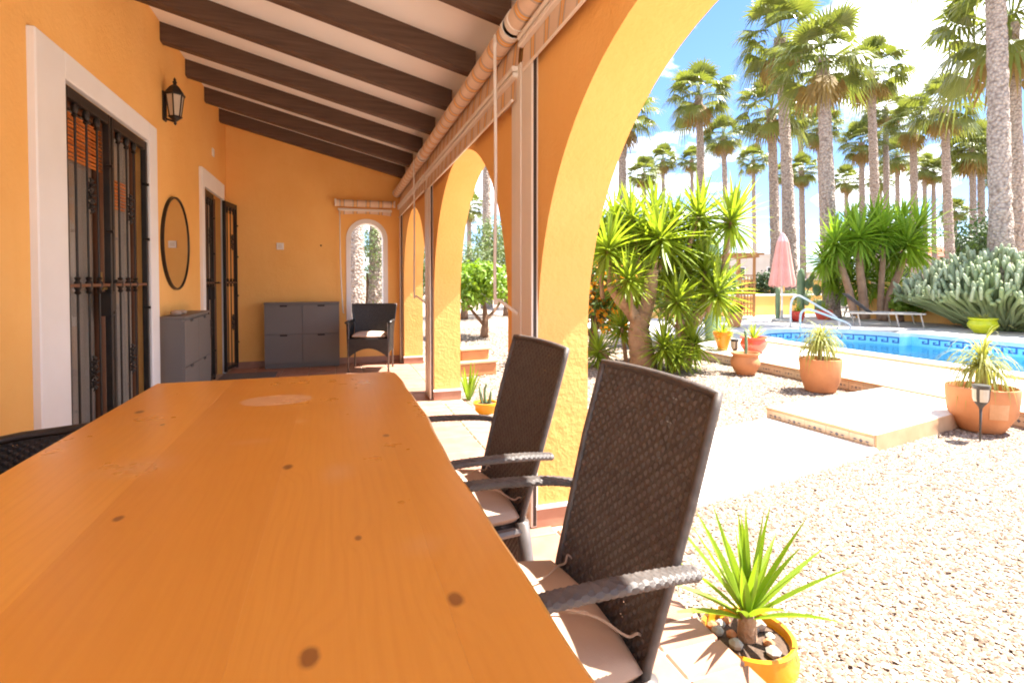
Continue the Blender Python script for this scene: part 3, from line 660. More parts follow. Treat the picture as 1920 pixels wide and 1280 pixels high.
# ------------------------------------------------------------------ furniture
t = thing('dining_table', 'long varnished orange pine dining table with knots and a wavy edge', 'table', (0, 0, 0))
def live(y): return .25 + .003 * math.sin(y * 9) + .007 * math.sin(y * 3.7 + 1.2) + .0015 * math.sin(y * 21)
TY0, TY1 = .16, 2.385
ys = [TY0 + (TY1 - TY0) * k / 60 for k in range(61)]
edges = [-.66, -.385, -.1115, .1285]
for k in range(4):
    x0 = edges[k]
    m = MB()
    if k < 3: m.bbox(x0, edges[k + 1], TY0, TY1, .708, .75, .00025)
    else:
        c = .008
        prof = [(-c, .75), (0, .75 - c), (0, .708 + c), (-c, .708)]
        L = []
        for y in ys:
            e = live(y); e -= .03 * max(0, (y - (TY1 - .05)) / .05) ** 2
            L.append([(x0, y, .708), (x0, y, .75)] + [(e + dx, y, z) for dx, z in prof])
        V = [p for r in L for p in r]; F = []
        for j in range(60):
            for q in range(6): F.append((j * 6 + q, j * 6 + (q + 1) % 6, (j + 1) * 6 + (q + 1) % 6, (j + 1) * 6 + q))
        F += [tuple(range(5, -1, -1)), tuple(60 * 6 + q for q in range(6))]
        m.add(V, F)
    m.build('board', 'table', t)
for x in (-.57, .09):
    for y in (.32, 2.2): MB().bbox(x, x + .075, y, y + .075, 0, .707, .008).build('leg', 'table', t)
for x in (-.555, .125): MB().bbox(x, x + .022, .40, 2.19, .62, .705, .003).build('apron', 'table', t)
for y in (.345, 2.225): MB().bbox(-.49, .085, y, y + .022, .62, .705, .003).build('apron', 'table', t)

def weave(m, surf, nu, nv, amp=.0038, seg=4, seed=1):
    # nv ribbons running along u go over and under nu upright stakes; small chinks stay between them
    rg = random.Random(seed); e = 1e-3
    def nrm(u, v): return (surf(min(u + e, 1), v) - surf(max(u - e, 0), v)).cross(surf(u, min(v + e, 1)) - surf(u, max(v - e, 0))).normalized()
    for j in range(nv):
        v0 = j / nv; v1 = (j + 1) / nv; ph = math.pi * (j % 2); V = []; N_ = nu * seg; ov = (v1 - v0) * rg.choice((.06, .06, -.05))
        a_, b_ = max(0, v0 - ov), min(1, v1 + ov); mid = (v0 + v1) / 2
        for k in range(N_ + 1):
            u = k / N_; h = amp * math.cos(math.pi * u * nu + ph); n = nrm(u, mid); sg = 1 if h >= 0 else -1
            V += [surf(u, a_) + n * (h * .55 - sg * .0008), surf(u, mid) + n * (h + sg * .0010), surf(u, b_) + n * (h * .55 - sg * .0008)]
        m.add(V, [(k * 3 + q, k * 3 + q + 1, k * 3 + q + 4, k * 3 + q + 3) for k in range(N_) for q in range(2)])
    for k in range(nu + 1):
        u = k / nu; w = .45 / nu; V = []; nn = 16
        chink = rg.random() < .16
        for q in range(nn + 1):
            v = q / nn; g = w * (.62 if chink and rg.random() < .5 else 1.12); V += [surf(max(0, u - g), v), surf(min(1, u + g), v)]
        m.add(V, [(2 * q, 2 * q + 1, 2 * q + 3, 2 * q + 2) for q in range(nn)])
    return m
def cushion_mesh(name, mat, sx, sy, h, n=28, puff=.02):
    m = MB(); V = []; 
    def P(u, v, top):
        # rounded square footprint
        a, b = u, v; k = .5; x = a * math.sqrt(1 - .16 * b * b); y = b * math.sqrt(1 - .16 * a * a)
        ed = max(abs(a), abs(b)); fall = (1 - ed ** 6) ** .5 if ed < 1 else 0
        z = (h * .5 * fall + puff * (1 - a * a) * (1 - b * b)) if top else -(h * .5 * fall)
        z += .004 * math.sin(a * 5 + b * 3) * fall - .006 * math.exp(-((a - .1) ** 2 + (b + .1) ** 2) * 60) * top
        return (x * sx / 2, y * sy / 2, z + h * .5)
    for top in (1, 0):
        k0 = len(m.v); V = [P(-1 + 2 * i / n, -1 + 2 * j / n, top) for j in range(n + 1) for i in range(n + 1)]
        F = [(j * (n + 1) + i, j * (n + 1) + i + 1, (j + 1) * (n + 1) + i + 1, (j + 1) * (n + 1) + i) for j in range(n) for i in range(n)]
        m.add(V, F if top else [f[::-1] for f in F])
    return m.mesh(name, mat, True)
# --- high-back wicker dining chair, facing local +x
def bx_(z): return -.205 - max(0, z - .42) * .27 - .0 * z
def bsurf(u, v):
    z = .20 + v * .735; w = .182 + .034 * min(1, max(0, (z - .2) / .55)); y = (u * 2 - 1) * w
    return Vector((bx_(z) - .016 * (1 - (u * 2 - 1) ** 2) - .02 * max(0, z - .75), y, z + (.003 * (1 - (u * 2 - 1) ** 2) * v)))
def make_chair(label):
    c = thing('wicker_dining_chair', label, 'chair', group='high-backed wicker dining chairs')
    m = MB(); weave(m, bsurf, 32, 60); m.build('backrest', 'rattan', c, True)
    m = MB(); n = 24
    ring = [bsurf(0, k / n) for k in range(n + 1)] + [bsurf(k / 10, 1) for k in range(1, 10)] + [bsurf(1, 1 - k / n) for k in range(n + 1)]
    m.tube(ring, .0095, 8); m.build('back_border', 'rattan', c, True)
    for s in (-1, 1):
        P = curve_pts([(-.285, s * .228, .618), (-.18, s * .243, .632), (0, s * .252, .638), (.14, s * .25, .625), (.205, s * .245, .590)], 12)
        def asurf(u, v):
            f = v * (len(P) - 1); i = min(int(f), len(P) - 2); p = P[i].lerp(P[i + 1], f - i); td = (P[i + 1] - P[i]).normalized(); up = Vector((-td.z, 0, td.x)); up = up if up.z > 0 else -up
            a = 2 * math.pi * u; ca, sa = math.cos(a), math.sin(a); return p + Vector((0, 1, 0)) * (math.copysign(abs(ca) ** .6, ca) * .021) + up * (math.copysign(abs(sa) ** .75, sa) * .0085)
        m = MB(); weave(m, asurf, 14, 56, .0011, 3); arm = m.build('armrest', 'rattan', c, True)
        m = MB(); m.lathe([(.001, -.006), (.018, -.006), (.022, 0), (.018, .006), (.001, .006)], 12); m.v = [(z - .286, s * .228 + x, .618 + y * .5) for x, y, z in m.v]; m.build('end_cap', 'frame', arm, True)
        m = MB(); m.tube([(.205, s * .245, .592), (.212, s * .243, .3), (.22, s * .238, 0)], [.02, .018, .014], 10); m.build('leg', 'frame', c, True)
        m = MB(); m.tube([(-.205, s * .20, .42), (-.235, s * .205, .2), (-.275, s * .21, 0)], [.022, .019, .015], 10); m.build('leg', 'frame', c, True)
    m = MB()
    for s in (-1, 1): m.tube([(-.2, s * .205, .395), (.208, s * .235, .395)], .014, 8)
    m.tube([(.208, -.235, .395), (.208, .235, .395)], .014, 8); m.tube([(-.2, -.2, .395), (-.2, .2, .395)], .014, 8); m.build('seat_frame', 'frame', c)
    m = MB(); weave(m, lambda u, v: Vector((-.2 + .41 * v, (u * 2 - 1) * (.2 + .03 * v), .408)), 20, 20); m.build('seat', 'rattan', c, True)
    cu = link('cushion', CUSH, c, (.0, 0, .408))
    for s in (-1, 1):
        m = MB(); m.tube(curve_pts([(-.235, s * .165, .38), (-.232, s * .15, .45), (-.215, s * .155, .475), (-.2, s * .14, .464), (-.16, s * .10, .484), (-.11, s * .06, .488), (-.05, s * .05, .49)], 5), .0026, 5)
        m.build('tie', 'cushion', cu).location = (0, 0, -.408)
    return c
CUSH = cushion_mesh('cushion', 'cushion', .43, .44, .055)
c1 = make_chair('wicker dining chair nearest the camera, with taupe cushion, beside the table')
c1.location = (.325, 1.03, 0); c1.rotation_euler = (0, 0, math.pi + .02)
c2 = copy_tree(c1); c2['label'] = 'second wicker dining chair along the table, in front of the nearest pier'
c2.location = (.315, 1.70, 0); c2.rotation_euler = (0, 0, math.pi + .05)
# --- low tub chair with solid woven arms, facing local +x
def make_tub(label):
    c = thing('tub_chair', label, 'chair', group='black wicker tub chairs')
    def back(u, v):
        z = .40 + v * .43; w = .235 + .055 * v; t_ = u * 2 - 1
        return Vector((-.235 - .07 * v - .03 * (1 - t_ * t_), t_ * w, z))
    m = MB(); weave(m, back, 36, 36); m.build('backrest', 'rattanblack', c, True)
    m = MB(); m.tube([back(0, k / 8) for k in range(9)] + [back(k / 8, 1) for k in range(1, 8)] + [back(1, 1 - k / 8) for k in range(9)], .011, 8); m.build('back_border', 'rattanblack', c, True)
    for s in (-1, 1):
        m = MB(); weave(m, lambda u, v: Vector((-.25 + .46 * u, s * (.252 + .012 * v), .24 + .38 * v + .01 * math.sin(u * 3))), 34, 32); m.tube([(-.26, s * .262, .622), (0, s * .268, .632), (.215, s * .264, .622)], .02, 10, flat=.7); m.build('arm_panel', 'rattanblack', c, True)
        for x in (.195, -.225):
            m = MB(); m.tube([(x, s * .243, .62 if x > 0 else .42), (x * 1.04, s * .245, 0)], .012, 8); m.build('leg', 'frame', c, True)
    m = MB(); weave(m, lambda u, v: Vector((.212, (u * 2 - 1) * .235, .42 - (1 - v) * (.12 + .11 * (2 * u - 1) ** 2))), 34, 18); m.build('front_skirt', 'rattanblack', c, True)
    MB().bbox(-.22, .205, -.235, .235, .40, .425, .004).build('seat', 'rattanblack', c)
    link('cushion', CUSH2, c, (-.01, 0, .425))
    return c
CUSH2 = cushion_mesh('cushion', 'palecushion', .42, .45, .05)
tub = make_tub('black wicker tub chair with pale cushion below the small arched window'); tub.location = (.42, 7.05, 0); tub.rotation_euler = (0, 0, -math.pi / 2 - .22)
tb2 = copy_tree(tub); tb2['label'] = 'black wicker tub chair at the left table edge, mostly cut off by the frame'; tb2.location = (-.84, 1.97, 0); tb2.rotation_euler = (0, 0, .62)

# --- flat shoe cabinets
def make_cab(label):
    c = thing('shoe_cabinet', label, 'cabinet', group='flat grey shoe cabinets'); W, D, H = .92, .165, .86
    m = MB(); m.bbox(-W / 2, W / 2, -D, 0, .06, H - .02, .002); m.build('carcass', 'grey', c)
    MB().bbox(-W / 2 - .004, W / 2 + .004, -D - .02, .0, H - .0195, H, .003).build('top', 'grey', c)
    MB().bbox(-W / 2, W / 2, -D + .02, -.01, .0, .0595, .002).build('plinth', 'grey', c)
    pw, ph = W / 2 - .006, .376
    poly = [(-pw / 2, 0), (pw / 2, 0), (pw / 2, ph), (.045, ph), (.045, ph - .022), (-.045, ph - .022), (-.045, ph), (-pw / 2, ph)]
    mt = Matrix(((1, 0, 0, 0), (0, 0, -1, 0), (0, 1, 0, 0), (0, 0, 0, 1)))
    m = MB(); m.prism(poly, 0, .018, mt); me = m.mesh('flap_door', 'grey'); m = MB(); m.box(-.0445, .0445, .0, .002, ph - .0215, ph - .0005); mn = m.mesh('notch', 'greydark')
    for i in (-1, 1):
        for j in (0, 1):
            d = link('flap_door', me, c, (i * (W / 4 + .0005), -D - .0005, .064 + j * .384)); link('notch', mn, d, (0, -.0025, 0))
    return c
cab = make_cab('grey four-flap shoe cabinet against the orange end wall'); cab.location = (-.422, EY - .012, 0)
cb2 = copy_tree(cab); cb2['label'] = 'grey shoe cabinet under the round mirror on the house wall'; cb2.location = (WX + .001, 5.34, 0); cb2.rotation_euler = (0, 0, math.pi / 2)
for k, (y, s) in enumerate(((5.02, 1), (5.19, .85))):
    m = MB(); m.lathe([(.001, 0), (.03, .002), (.042, .018), (.036, .036), (.015, .046), (.001, .047)], 14)
    for i, v in enumerate(m.v): m.v[i] = (v[0] * s * (1.2 if k else 1), v[1] * s, v[2] * s)
    o = m.build('stone', 'stone', None, True, (WX + .09, y, .860)); tag(o, ('larger brown pebble, nearer the door frame edge, on the mirror cabinet', 'smaller brown pebble on the mirror cabinet')[k], 'stone', 'pebbles on the cabinet')

# --- round mirror
mi = thing('round_mirror', 'round mirror in a thin black frame on the orange house wall', 'mirror', (WX, 5.37, 1.47))
m = MB(); n = 64
m.add([(.018, .392 * math.cos(2 * math.pi * k / n), .392 * math.sin(2 * math.pi * k / n)) for k in range(n)], [tuple(range(n))]); m.build('glass', 'mirror', mi)
m = MB(); P = [(.013, .398 * math.cos(2 * math.pi * k / n), .398 * math.sin(2 * math.pi * k / n)) for k in range(n + 1)]
for k in range(n):
    a, b = P[k], P[k + 1]
    V = []
    for p in (a, b):
        r = Vector((0, p[1], p[2])).normalized()
        for dx, dr in ((.0, -.008), (.026, -.008), (.026, .006), (.0, .006)): V.append(Vector((dx, 0, 0)) + r * (.398 + dr))
    m.add(V, [(q, (q + 1) % 4, (q + 1) % 4 + 4, q + 4) for q in range(4)])
m.build('frame', 'iron', mi)

# --- wall lantern
ln = thing('wall_lantern', 'black metal lantern with frosted panes mounted high on the orange wall', 'lamp', (WX, 5.10, 2.40))
cx = .085
def hexp(r, z, n=6): return [Vector((cx + r * math.cos(math.pi / n + 2 * math.pi * k / n), r * math.sin(math.pi / n + 2 * math.pi * k / n), z)) for k in range(n)]
lo, hi = hexp(.042, .10), hexp(.066, .28)
m = MB()
for k in range(6): m.tube([lo[k], hi[k]], .006, 6); m.tube([lo[k], lo[(k + 1) % 6]], .006, 6); m.tube([hi[k], hi[(k + 1) % 6]], .008, 6)
m.build('frame', 'iron', ln)
for k in range(6):
    m = MB(); q = [lo[k], lo[(k + 1) % 6], hi[(k + 1) % 6], hi[k]]; m.add(q, [(0, 1, 2, 3)]); m.build('pane', 'lampglass', ln)
m = MB(); A, B = hexp(.080, .285), hexp(.038, .345); C_ = hexp(.02, .36); D_ = hexp(.077, .275)
for P, Q in ((D_, A), (A, B), (B, C_)):
    for k in range(6): m.add([P[k], P[(k + 1) % 6], Q[(k + 1) % 6], Q[k]], [(0, 1, 2, 3)])
m.add(D_, [tuple(range(6))]); m.build('hood', 'iron', ln)
m = MB(); m.lathe([(.02, .358), (.012, .37), (.018, .385), (.008, .398), (.012, .405), (.001, .425)], 10, (cx, 0, 0)); m.build('finial', 'iron', ln, True)
m = MB(); m.lathe([(.001, .03), (.012, .045), (.008, .06), (.03, .08), (.055, .10), (.001, .101)], 12, (cx, 0, 0)); m.build('base_drop', 'iron', ln, True)
m = MB(); m.bbox(0, .018, -.035, .035, .06, .30, .006); m.tube([(.015, 0, .08), (cx, 0, .06)], .009, 8); m.tube([(.015, 0, .25), (cx - .07, 0, .27)], .009, 8); m.build('wall_bracket', 'iron', ln)

# --- switches, mat, small fittings
def switch(label, loc, rz):
    s = thing('light_switch', label, 'switch', loc, rz, 'wall switches'); MB().bbox(-.045, .045, -.012, 0, -.045, .045, .006).build('plate', 'white', s); MB().bbox(-.024, .024, -.017, -.0125, -.024, .024, .003).build('rocker', 'whitepipe', s)
switch('square white light switch on the orange end wall above the cabinet', (-.70, EY, 1.60), 0)
switch('small white wall fitting above the far door surround', (WX, 6.95, 2.62), math.pi / 2)
m = MB(); m.lathe([(.012, 0), (.012, .01), (.004, .018), (.001, .018)], 10); o = m.build('wall_hook', 'iron', None, True, (-.19, EY, 1.62)); o.rotation_euler = (math.pi / 2, 0, 0); tag(o, 'tiny dark hook on the end wall left of the window', 'hook')
m = MB(); m.bbox(-1.30, -.70, 6.78, 7.22, .002, .014, .004); n = 24
for k in range(n): m.box(-1.28 + k * .0235, -1.268 + k * .0235, 6.80, 7.20, .0141, .019)
tag(m.build('doormat', 'grey'), 'dark grey doormat lying in front of the far door', 'doormat')

# ------------------------------------------------------------------ terrace, step, path, pool
def pave(parent, x0, x1, y0, y1, z, s, keep=None, name='paving_tile'):
    nx, ny = max(1, round((x1 - x0) / s)), max(1, round((y1 - y0) / s)); w, l = (x1 - x0) / nx, (y1 - y0) / ny
    me = MB().bbox(-w / 2 + .003, w / 2 - .003, -l / 2 + .003, l / 2 - .003, -.012, 0, .003).mesh(name, 'pavetile')
    for i in range(nx):
        for j in range(ny):
            c = (x0 + (i + .5) * w, y0 + (j + .5) * l)
            if keep and not keep(*c): continue
            link(name, me, parent, (*c, z + rnd.uniform(-.0008, .0008)))
# path and step run slightly askew to the house
def qpave(parent, A, B, C, D, z0, z1, nx, ny):
    A, B, C, D = [Vector(q) for q in (A, B, C, D)]
    f = lambda u, v: (A * (1 - u) + B * u) * (1 - v) + (D * (1 - u) + C * u) * v
    for i in range(nx):
        for j in range(ny):
            eu, ev = .008 * nx / 8, .008 * ny / 4
            P = [tuple(f((i + a) / nx, (j + b) / ny)) for a, b in ((.008, .008), (.992, .008), (.992, .992), (.008, .992))]
            MB().prism(P, z0, z1 + rnd.uniform(-.0008, .0008)).build('paving_tile', 'pavetile', parent)
pa = struct(MB().prism([(1.16, 2.34), (3.79, 2.86), (3.70, 3.82), (1.16, 3.36)], GZ - .05, GZ + .018).build('path', 'pavebase'))
qpave(pa, (1.165, 2.345), (3.785, 2.865), (3.695, 3.815), (1.165, 3.365), GZ + .0185, GZ + .030, 8, 3)
SA, SB, SC_, SD = (3.80, 2.90), (5.59, 3.26), (5.59, 4.18), (3.72, 3.86)
st = struct(MB().prism([SA, SB, SC_, SD], GZ - .05, -.012).build('step', 'pavebase'))
qpave(st, SA, SB, SC_, SD, -.0118, 0, 5, 3)
def riser_mesh(L, h):      # decorated tile: local x along the run, z up, face at -y
    m = MB(); m.cur = 0; m.bbox(-L / 2, L / 2, -.008, 0, 0, h, .002)
    m.cur = 1; zc = h * .5; y = -.0095
    def flat(P): m.add([(x, y, z) for x, z in P], [tuple(range(len(P)))])
    flat([(0, zc - .016), (.016, zc), (0, zc + .016), (-.016, zc)])
    for s in (-1, 1):
        flat([(s * .025, zc), (s * .045, zc + .010), (s * .065, zc + .002), (s * .045, zc - .004)][::s])
        flat([(s * .045, zc - .016), (s * .06, zc - .022), (s * .052, zc - .008)][::s])
    m.cur = 2
    for z in (h * .1, h * .86): m.box(-L / 2 + .002, L / 2 - .002, -.0095, -.0082, z, z + h * .05)
    return m.mesh('riser_tile', ['riser', 'riserblue', 'riserbrown'])
rm = riser_mesh(.186, .118)
def run(P, Q, off, z0, z1, th=.012):      # a thin strip standing along P-Q on its outer side
    P, Q = Vector((*P, 0)), Vector((*Q, 0)); t_ = (Q - P).normalized(); n = Vector((t_.y, -t_.x, 0)); return P, Q, t_, n
P, Q, t_, n = run(SD, SA, 0, 0, 0); L_ = (Q - P).length; kk = 5
for k in range(kk):
    c = P + t_ * (L_ * (k + .5) / kk) + n * .001; link('riser_tile', rm, st, (c.x, c.y, GZ - .006), math.atan2(t_.y, t_.x), (L_ / kk / .188, 1, 1))
MB().prism([tuple((P + n * .002).xy), tuple((P + n * .016).xy), tuple((Q + n * .016).xy), tuple((Q + n * .002).xy)], -.0155, .0012).build('nosing', 'edge', st)
P, Q, t_, n = run(SA, SB, 0, 0, 0)
MB().prism([tuple((P + n * .001).xy), tuple((P + n * .014).xy), tuple((Q + n * .014).xy), tuple((Q + n * .001).xy)], GZ - .01, .0012).build('nosing', 'edge', st)
# pool terrace with the pool cut out
PX0, PX1, PYS, PYN = 7.72, 11.35, -4.0, 7.9
PCX, PCR = 9.5, 1.5
def pool_outline(off=0, n=28):
    P = [(PX0 - off, PYS - off), (PX1 + off, PYS - off), (PX1 + off, PYN + off)]
    P += [(PCX + (PCR + off) * math.cos(math.pi * k / n), PYN + off * .0 + (PCR + off) * math.sin(math.pi * k / n)) for k in range(n + 1) if off == 0 or math.sin(math.pi * k / n) * (PCR + off) > off]
    P += [(PX0 - off, PYN + off)]
    return P
def ringsheet(m, inner, outer_box, z):
    # triangulate box minus outline with a bmesh fill
    import bmesh
    bm = bmesh.new(); x0, x1, y0, y1 = outer_box
    A = [bm.verts.new((x, y, z)) for x, y in ((x0, y0), (x1, y0), (x1, y1), (x0, y1))]; B = [bm.verts.new((x, y, z)) for x, y in inner]
    E = [bm.edges.new((A[i], A[(i + 1) % 4])) for i in range(4)] + [bm.edges.new((B[i], B[(i + 1) % len(B)])) for i in range(len(B))]
    bmesh.ops.triangle_fill(bm, use_beauty=True, edges=E, normal=(0, 0, 1)); bm.verts.ensure_lookup_table(); bm.verts.index_update()
    m.add([v.co[:] for v in bm.verts], [[v.index for v in f.verts] for f in bm.faces]); bm.free()
m = MB(); ringsheet(m, pool_outline(.2), (5.605, 16.5, -6, 14.2), DZ - .012)
m.add([(5.605, -6, DZ - .012), (5.605, 14.2, DZ - .012), (5.605, 14.2, GZ - .1), (5.605, -6, GZ - .1)], [(0, 1, 2, 3)])
dk = struct(m.build('pool_terrace', 'pavebase'))
pave(dk, 5.61, 7.36, 2.0, 9.2, DZ, .35)
for k in range(30): link('riser_tile', rm, dk, (5.604, 8.3 - k * .19, GZ - .004), -math.pi / 2)
MB().bbox(5.588, 5.609, -6, 9.3, DZ - .018, DZ + .001, .003).build('nosing', 'edge', dk)
# coping
cp = pool_outline(.33); ci = pool_outline(0)
m = MB(); zc = .06
def loop_strip(m, A, B, za, zb):
    n = len(A)
    for k in range(n):
        a, b, c, d = A[k], A[(k + 1) % n], B[(k + 1) % n], B[k]; m.add([(*a, za), (*b, za), (*c, zb), (*d, zb)], [(0, 1, 2, 3)])
def resample(P, n=160):
    Q = P + [P[0]]; L = [0]
    for a, b in zip(Q, Q[1:]): L.append(L[-1] + math.dist(a, b))
    o = []
    for k in range(n):
        s = L[-1] * k / n; i = max(j for j in range(len(L)) if L[j] <= s); i = min(i, len(Q) - 2); f = (s - L[i]) / max(1e-9, L[i + 1] - L[i]); o.append((Q[i][0] + (Q[i + 1][0] - Q[i][0]) * f, Q[i][1] + (Q[i + 1][1] - Q[i][1]) * f))
    return o
ci_, n_ = pool_outline(0), None
def offset(P, d):
    n = len(P); o = []
    for i in range(n):
        a, b, c = Vector(P[i - 1]), Vector(P[i]), Vector(P[(i + 1) % n]); t1 = (b - a).normalized(); t2 = (c - b).normalized(); nn = Vector((t1.y + t2.y, -t1.x - t2.x)); 
        nn = nn.normalized(); k = max(.5, nn.dot(Vector((t1.y, -t1.x)))); o.append(tuple(b + nn * d / k))
    return o
# drop duplicate points, then coping = outline to offset
cl = [p for i, p in enumerate(ci_) if math.dist(p, ci_[i - 1]) > 1e-4]
co = offset(cl, .32)
pool = struct(bpy.data.objects.new('swimming_pool', None)); col.objects.link(pool); pool.location = (9.5, 3, 0); 
def pchild(m, name, mat):
    o = m.build(name, mat, pool); o.location = (-9.5, -3, 0); return o
m = MB(); loop_strip(m, cl, co, zc, zc); loop_strip(m, co, co, zc, DZ - .02); loop_strip(m, cl, cl, zc, -.02); pchild(m, 'coping', 'pavetile')
m = MB(); co2 = offset(cl, .325); loop_strip(m, co2, co2, zc - .012, DZ - .012); pchild(m, 'coping_edge', 'edge')
m = MB(); loop_strip(m, cl, cl, -.0201, -1.4); pchild(m, 'pool_wall', 'poolwall')
m = MB(); m.add([(x, y, -1.4) for x, y in cl], [tuple(range(len(cl)))]); pchild(m, 'pool_floor', 'poolfloor')
m = MB(); m.add([(x, y, -.20) for x, y in cl], [tuple(range(len(cl)))]); pchild(m, 'water', 'water')
# Greek key frieze along the waterline
def key(m, P, Q):
    P, Q = Vector((*P, 0)), Vector((*Q, 0)); L = (Q - P).length; t = (Q - P) / L; inn = Vector((-t.y, t.x, 0)); u = .21; n = int(L / u)
    for k in range(n):
        o = P + t * (k * u) + inn * .004
        for a, b, z0, z1 in ((0, u, -.025, -.05), (0, .035, -.05, -.15), (.035, .14, -.125, -.15), (.105, .14, -.09, -.125), (.075, .105, -.09, -.107)):
            q = [o + t * a + Vector((0, 0, z0)), o + t * b + Vector((0, 0, z0)), o + t * b + Vector((0, 0, z1)), o + t * a + Vector((0, 0, z1))]; m.add(q, [(0, 1, 2, 3)])
m = MB()
for i in range(len(cl)):
    a, b = cl[i], cl[(i + 1) % len(cl)]
    if math.dist(a, b) > .5: key(m, a, b)
arc = [(PCX + PCR * math.cos(math.pi * k / 22), PYN + PCR * math.sin(math.pi * k / 22)) for k in range(23)]
for a, b in zip(arc, arc[1:]): key(m, a, b)
ko = pchild(m, 'key_frieze', 'keyblue')
# pool handrail
hr = thing('pool_handrail', 'bent white steel handrail rising over the pool edge', 'handrail', (10.05, 9.75, DZ), -.32)
for dy, hgt in ((0, 1.0), (-.42, .62)):
    m = MB(); P = [(0, dy, .0), (0, dy, .45 * hgt), (.03, dy, .66 * hgt), (.14, dy, .77 * hgt), (.30, dy, .72 * hgt), (.72, dy, .48 * hgt), (1.02, dy, .30 * hgt), (1.13, dy, .15 * hgt), (1.10, dy, .02), (.98, dy, -.06), (.93, dy, -.3)]
    m.tube(curve_pts(P, 6), .024, 10); m.build('rail', 'whitepipe', hr, True)

# ------------------------------------------------------------------ plant helpers
def blade(m, b, d, L, w, droop=.2, seg=5, fold=.25, tw=0):
    b, d = Vector(b), Vector(d).normalized(); side = d.cross(Vector((0, 0, 1)));
    side = side.normalized() if side.length > .05 else Vector((math.cos(tw * 9), math.sin(tw * 9), 0)); up = side.cross(d).normalized()
    V = []; p = b.copy(); dd = d.copy()
    for k in range(seg + 1):
        t = k / seg; ww = w * (.55 + 1.5 * t if t < .3 else 1.0 * (1 - ((t - .3) / .7) ** 1.7)) * .5
        if k == seg: ww = w * .02
        V += [p - side * ww + up * ww * fold, p - up * ww * fold, p + side * ww + up * ww * fold]
        dd = (dd + Vector((0, 0, -1)) * droop * (.5 + t) / seg).normalized(); p = p + dd * (L / seg)
    F = []
    for k in range(seg):
        for q in (0, 1): F.append((k * 3 + q, k * 3 + q + 1, k * 3 + q + 4, k * 3 + q + 3))
    m.add(V, F)
def rosette_mesh(name, mat, n, L, w, droop, lo=-35, hi=88, seed=1, seg=4, fold=.25):
    rg = random.Random(seed); m = MB()
    for k in range(n):
        f = (k + .5) / n; el = R(hi - (hi - lo) * f ** .8 + rg.uniform(-9, 9)); az = k * 2.39996 + rg.uniform(-.3, .3); l = L * rg.uniform(.75, 1.05) * (1 - .15 * f)
        d = (math.cos(el) * math.cos(az), math.cos(el) * math.sin(az), math.sin(el))
        blade(m, (d[0] * .03 * L, d[1] * .03 * L, -.18 * L * f), d, l, w * rg.uniform(.8, 1.15), droop * rg.uniform(.5, 1.4), seg, fold, k)
    return m.mesh(name, mat)
def leaf_cloud(m, c, r, n, size, seed, clumps=14, up=.3, asp=.55):
    rg = np.random.default_rng(seed); c = np.array(c); r = np.array(r)
    q = rg.normal(0, 1, (clumps, 3)); q /= np.linalg.norm(q, axis=1)[:, None]; q[:, 2] = np.where(q[:, 2] < -.5, -q[:, 2], q[:, 2]); cc = c + q * r * rg.uniform(.45, .8, (clumps, 1)); cr = rg.uniform(.34, .55, clumps)
    w = rg.integers(0, clumps, n); d = rg.normal(0, 1, (n, 3)); d /= np.linalg.norm(d, axis=1)[:, None]
    p = cc[w] + d * r * cr[w][:, None] * rg.uniform(.55, 1.05, (n, 1))
    nn = d + rg.normal(0, .55, (n, 3)) + np.array([0, 0, up]); nn /= np.linalg.norm(nn, axis=1)[:, None]
    a = np.cross(nn, rg.normal(0, 1, (n, 3))); a /= np.linalg.norm(a, axis=1)[:, None]; b = np.cross(nn, a); s = size * rg.uniform(.6, 1.3, (n, 1))
    V = np.stack([p - a * s, p + b * s * asp - nn * s * .12, p + a * s, p - b * s * asp - nn * s * .12], 1).reshape(-1, 3)
    m.add(V.tolist(), [(4 * k, 4 * k + 1, 4 * k + 2, 4 * k + 3) for k in range(n)])
def limb(m, P, r0, r1, n=9, wob=.0, k=6):
    Q = curve_pts(P, k); N_ = len(Q); m.tube(Q, [(r0 + (r1 - r0) * i / (N_ - 1)) * (1 + wob * math.sin(i * 2.3)) for i in range(N_)], n)
def bushy(name, label, cat, loc, crown_c, crown_r, n, size, leaf, seed, trunk=None, group=None, clumps=14, asp=.55, flowers=None):
    o = thing(name, label, cat, loc, 0, group); m = MB(); leaf_cloud(m, crown_c, crown_r, n, size, seed, clumps, asp=asp); m.build('crown', leaf, o)
    if trunk:
        m = MB()
        for P, a, b in trunk: limb(m, P, a, b)
        m.build('trunk', 'bark', o, True)
    if flowers:
        m = MB(); leaf_cloud(m, crown_c, [x * 1.03 for x in crown_r], flowers[0], flowers[1], seed, clumps, asp=.9); m.build('flowers', flowers[2], o)
    return o
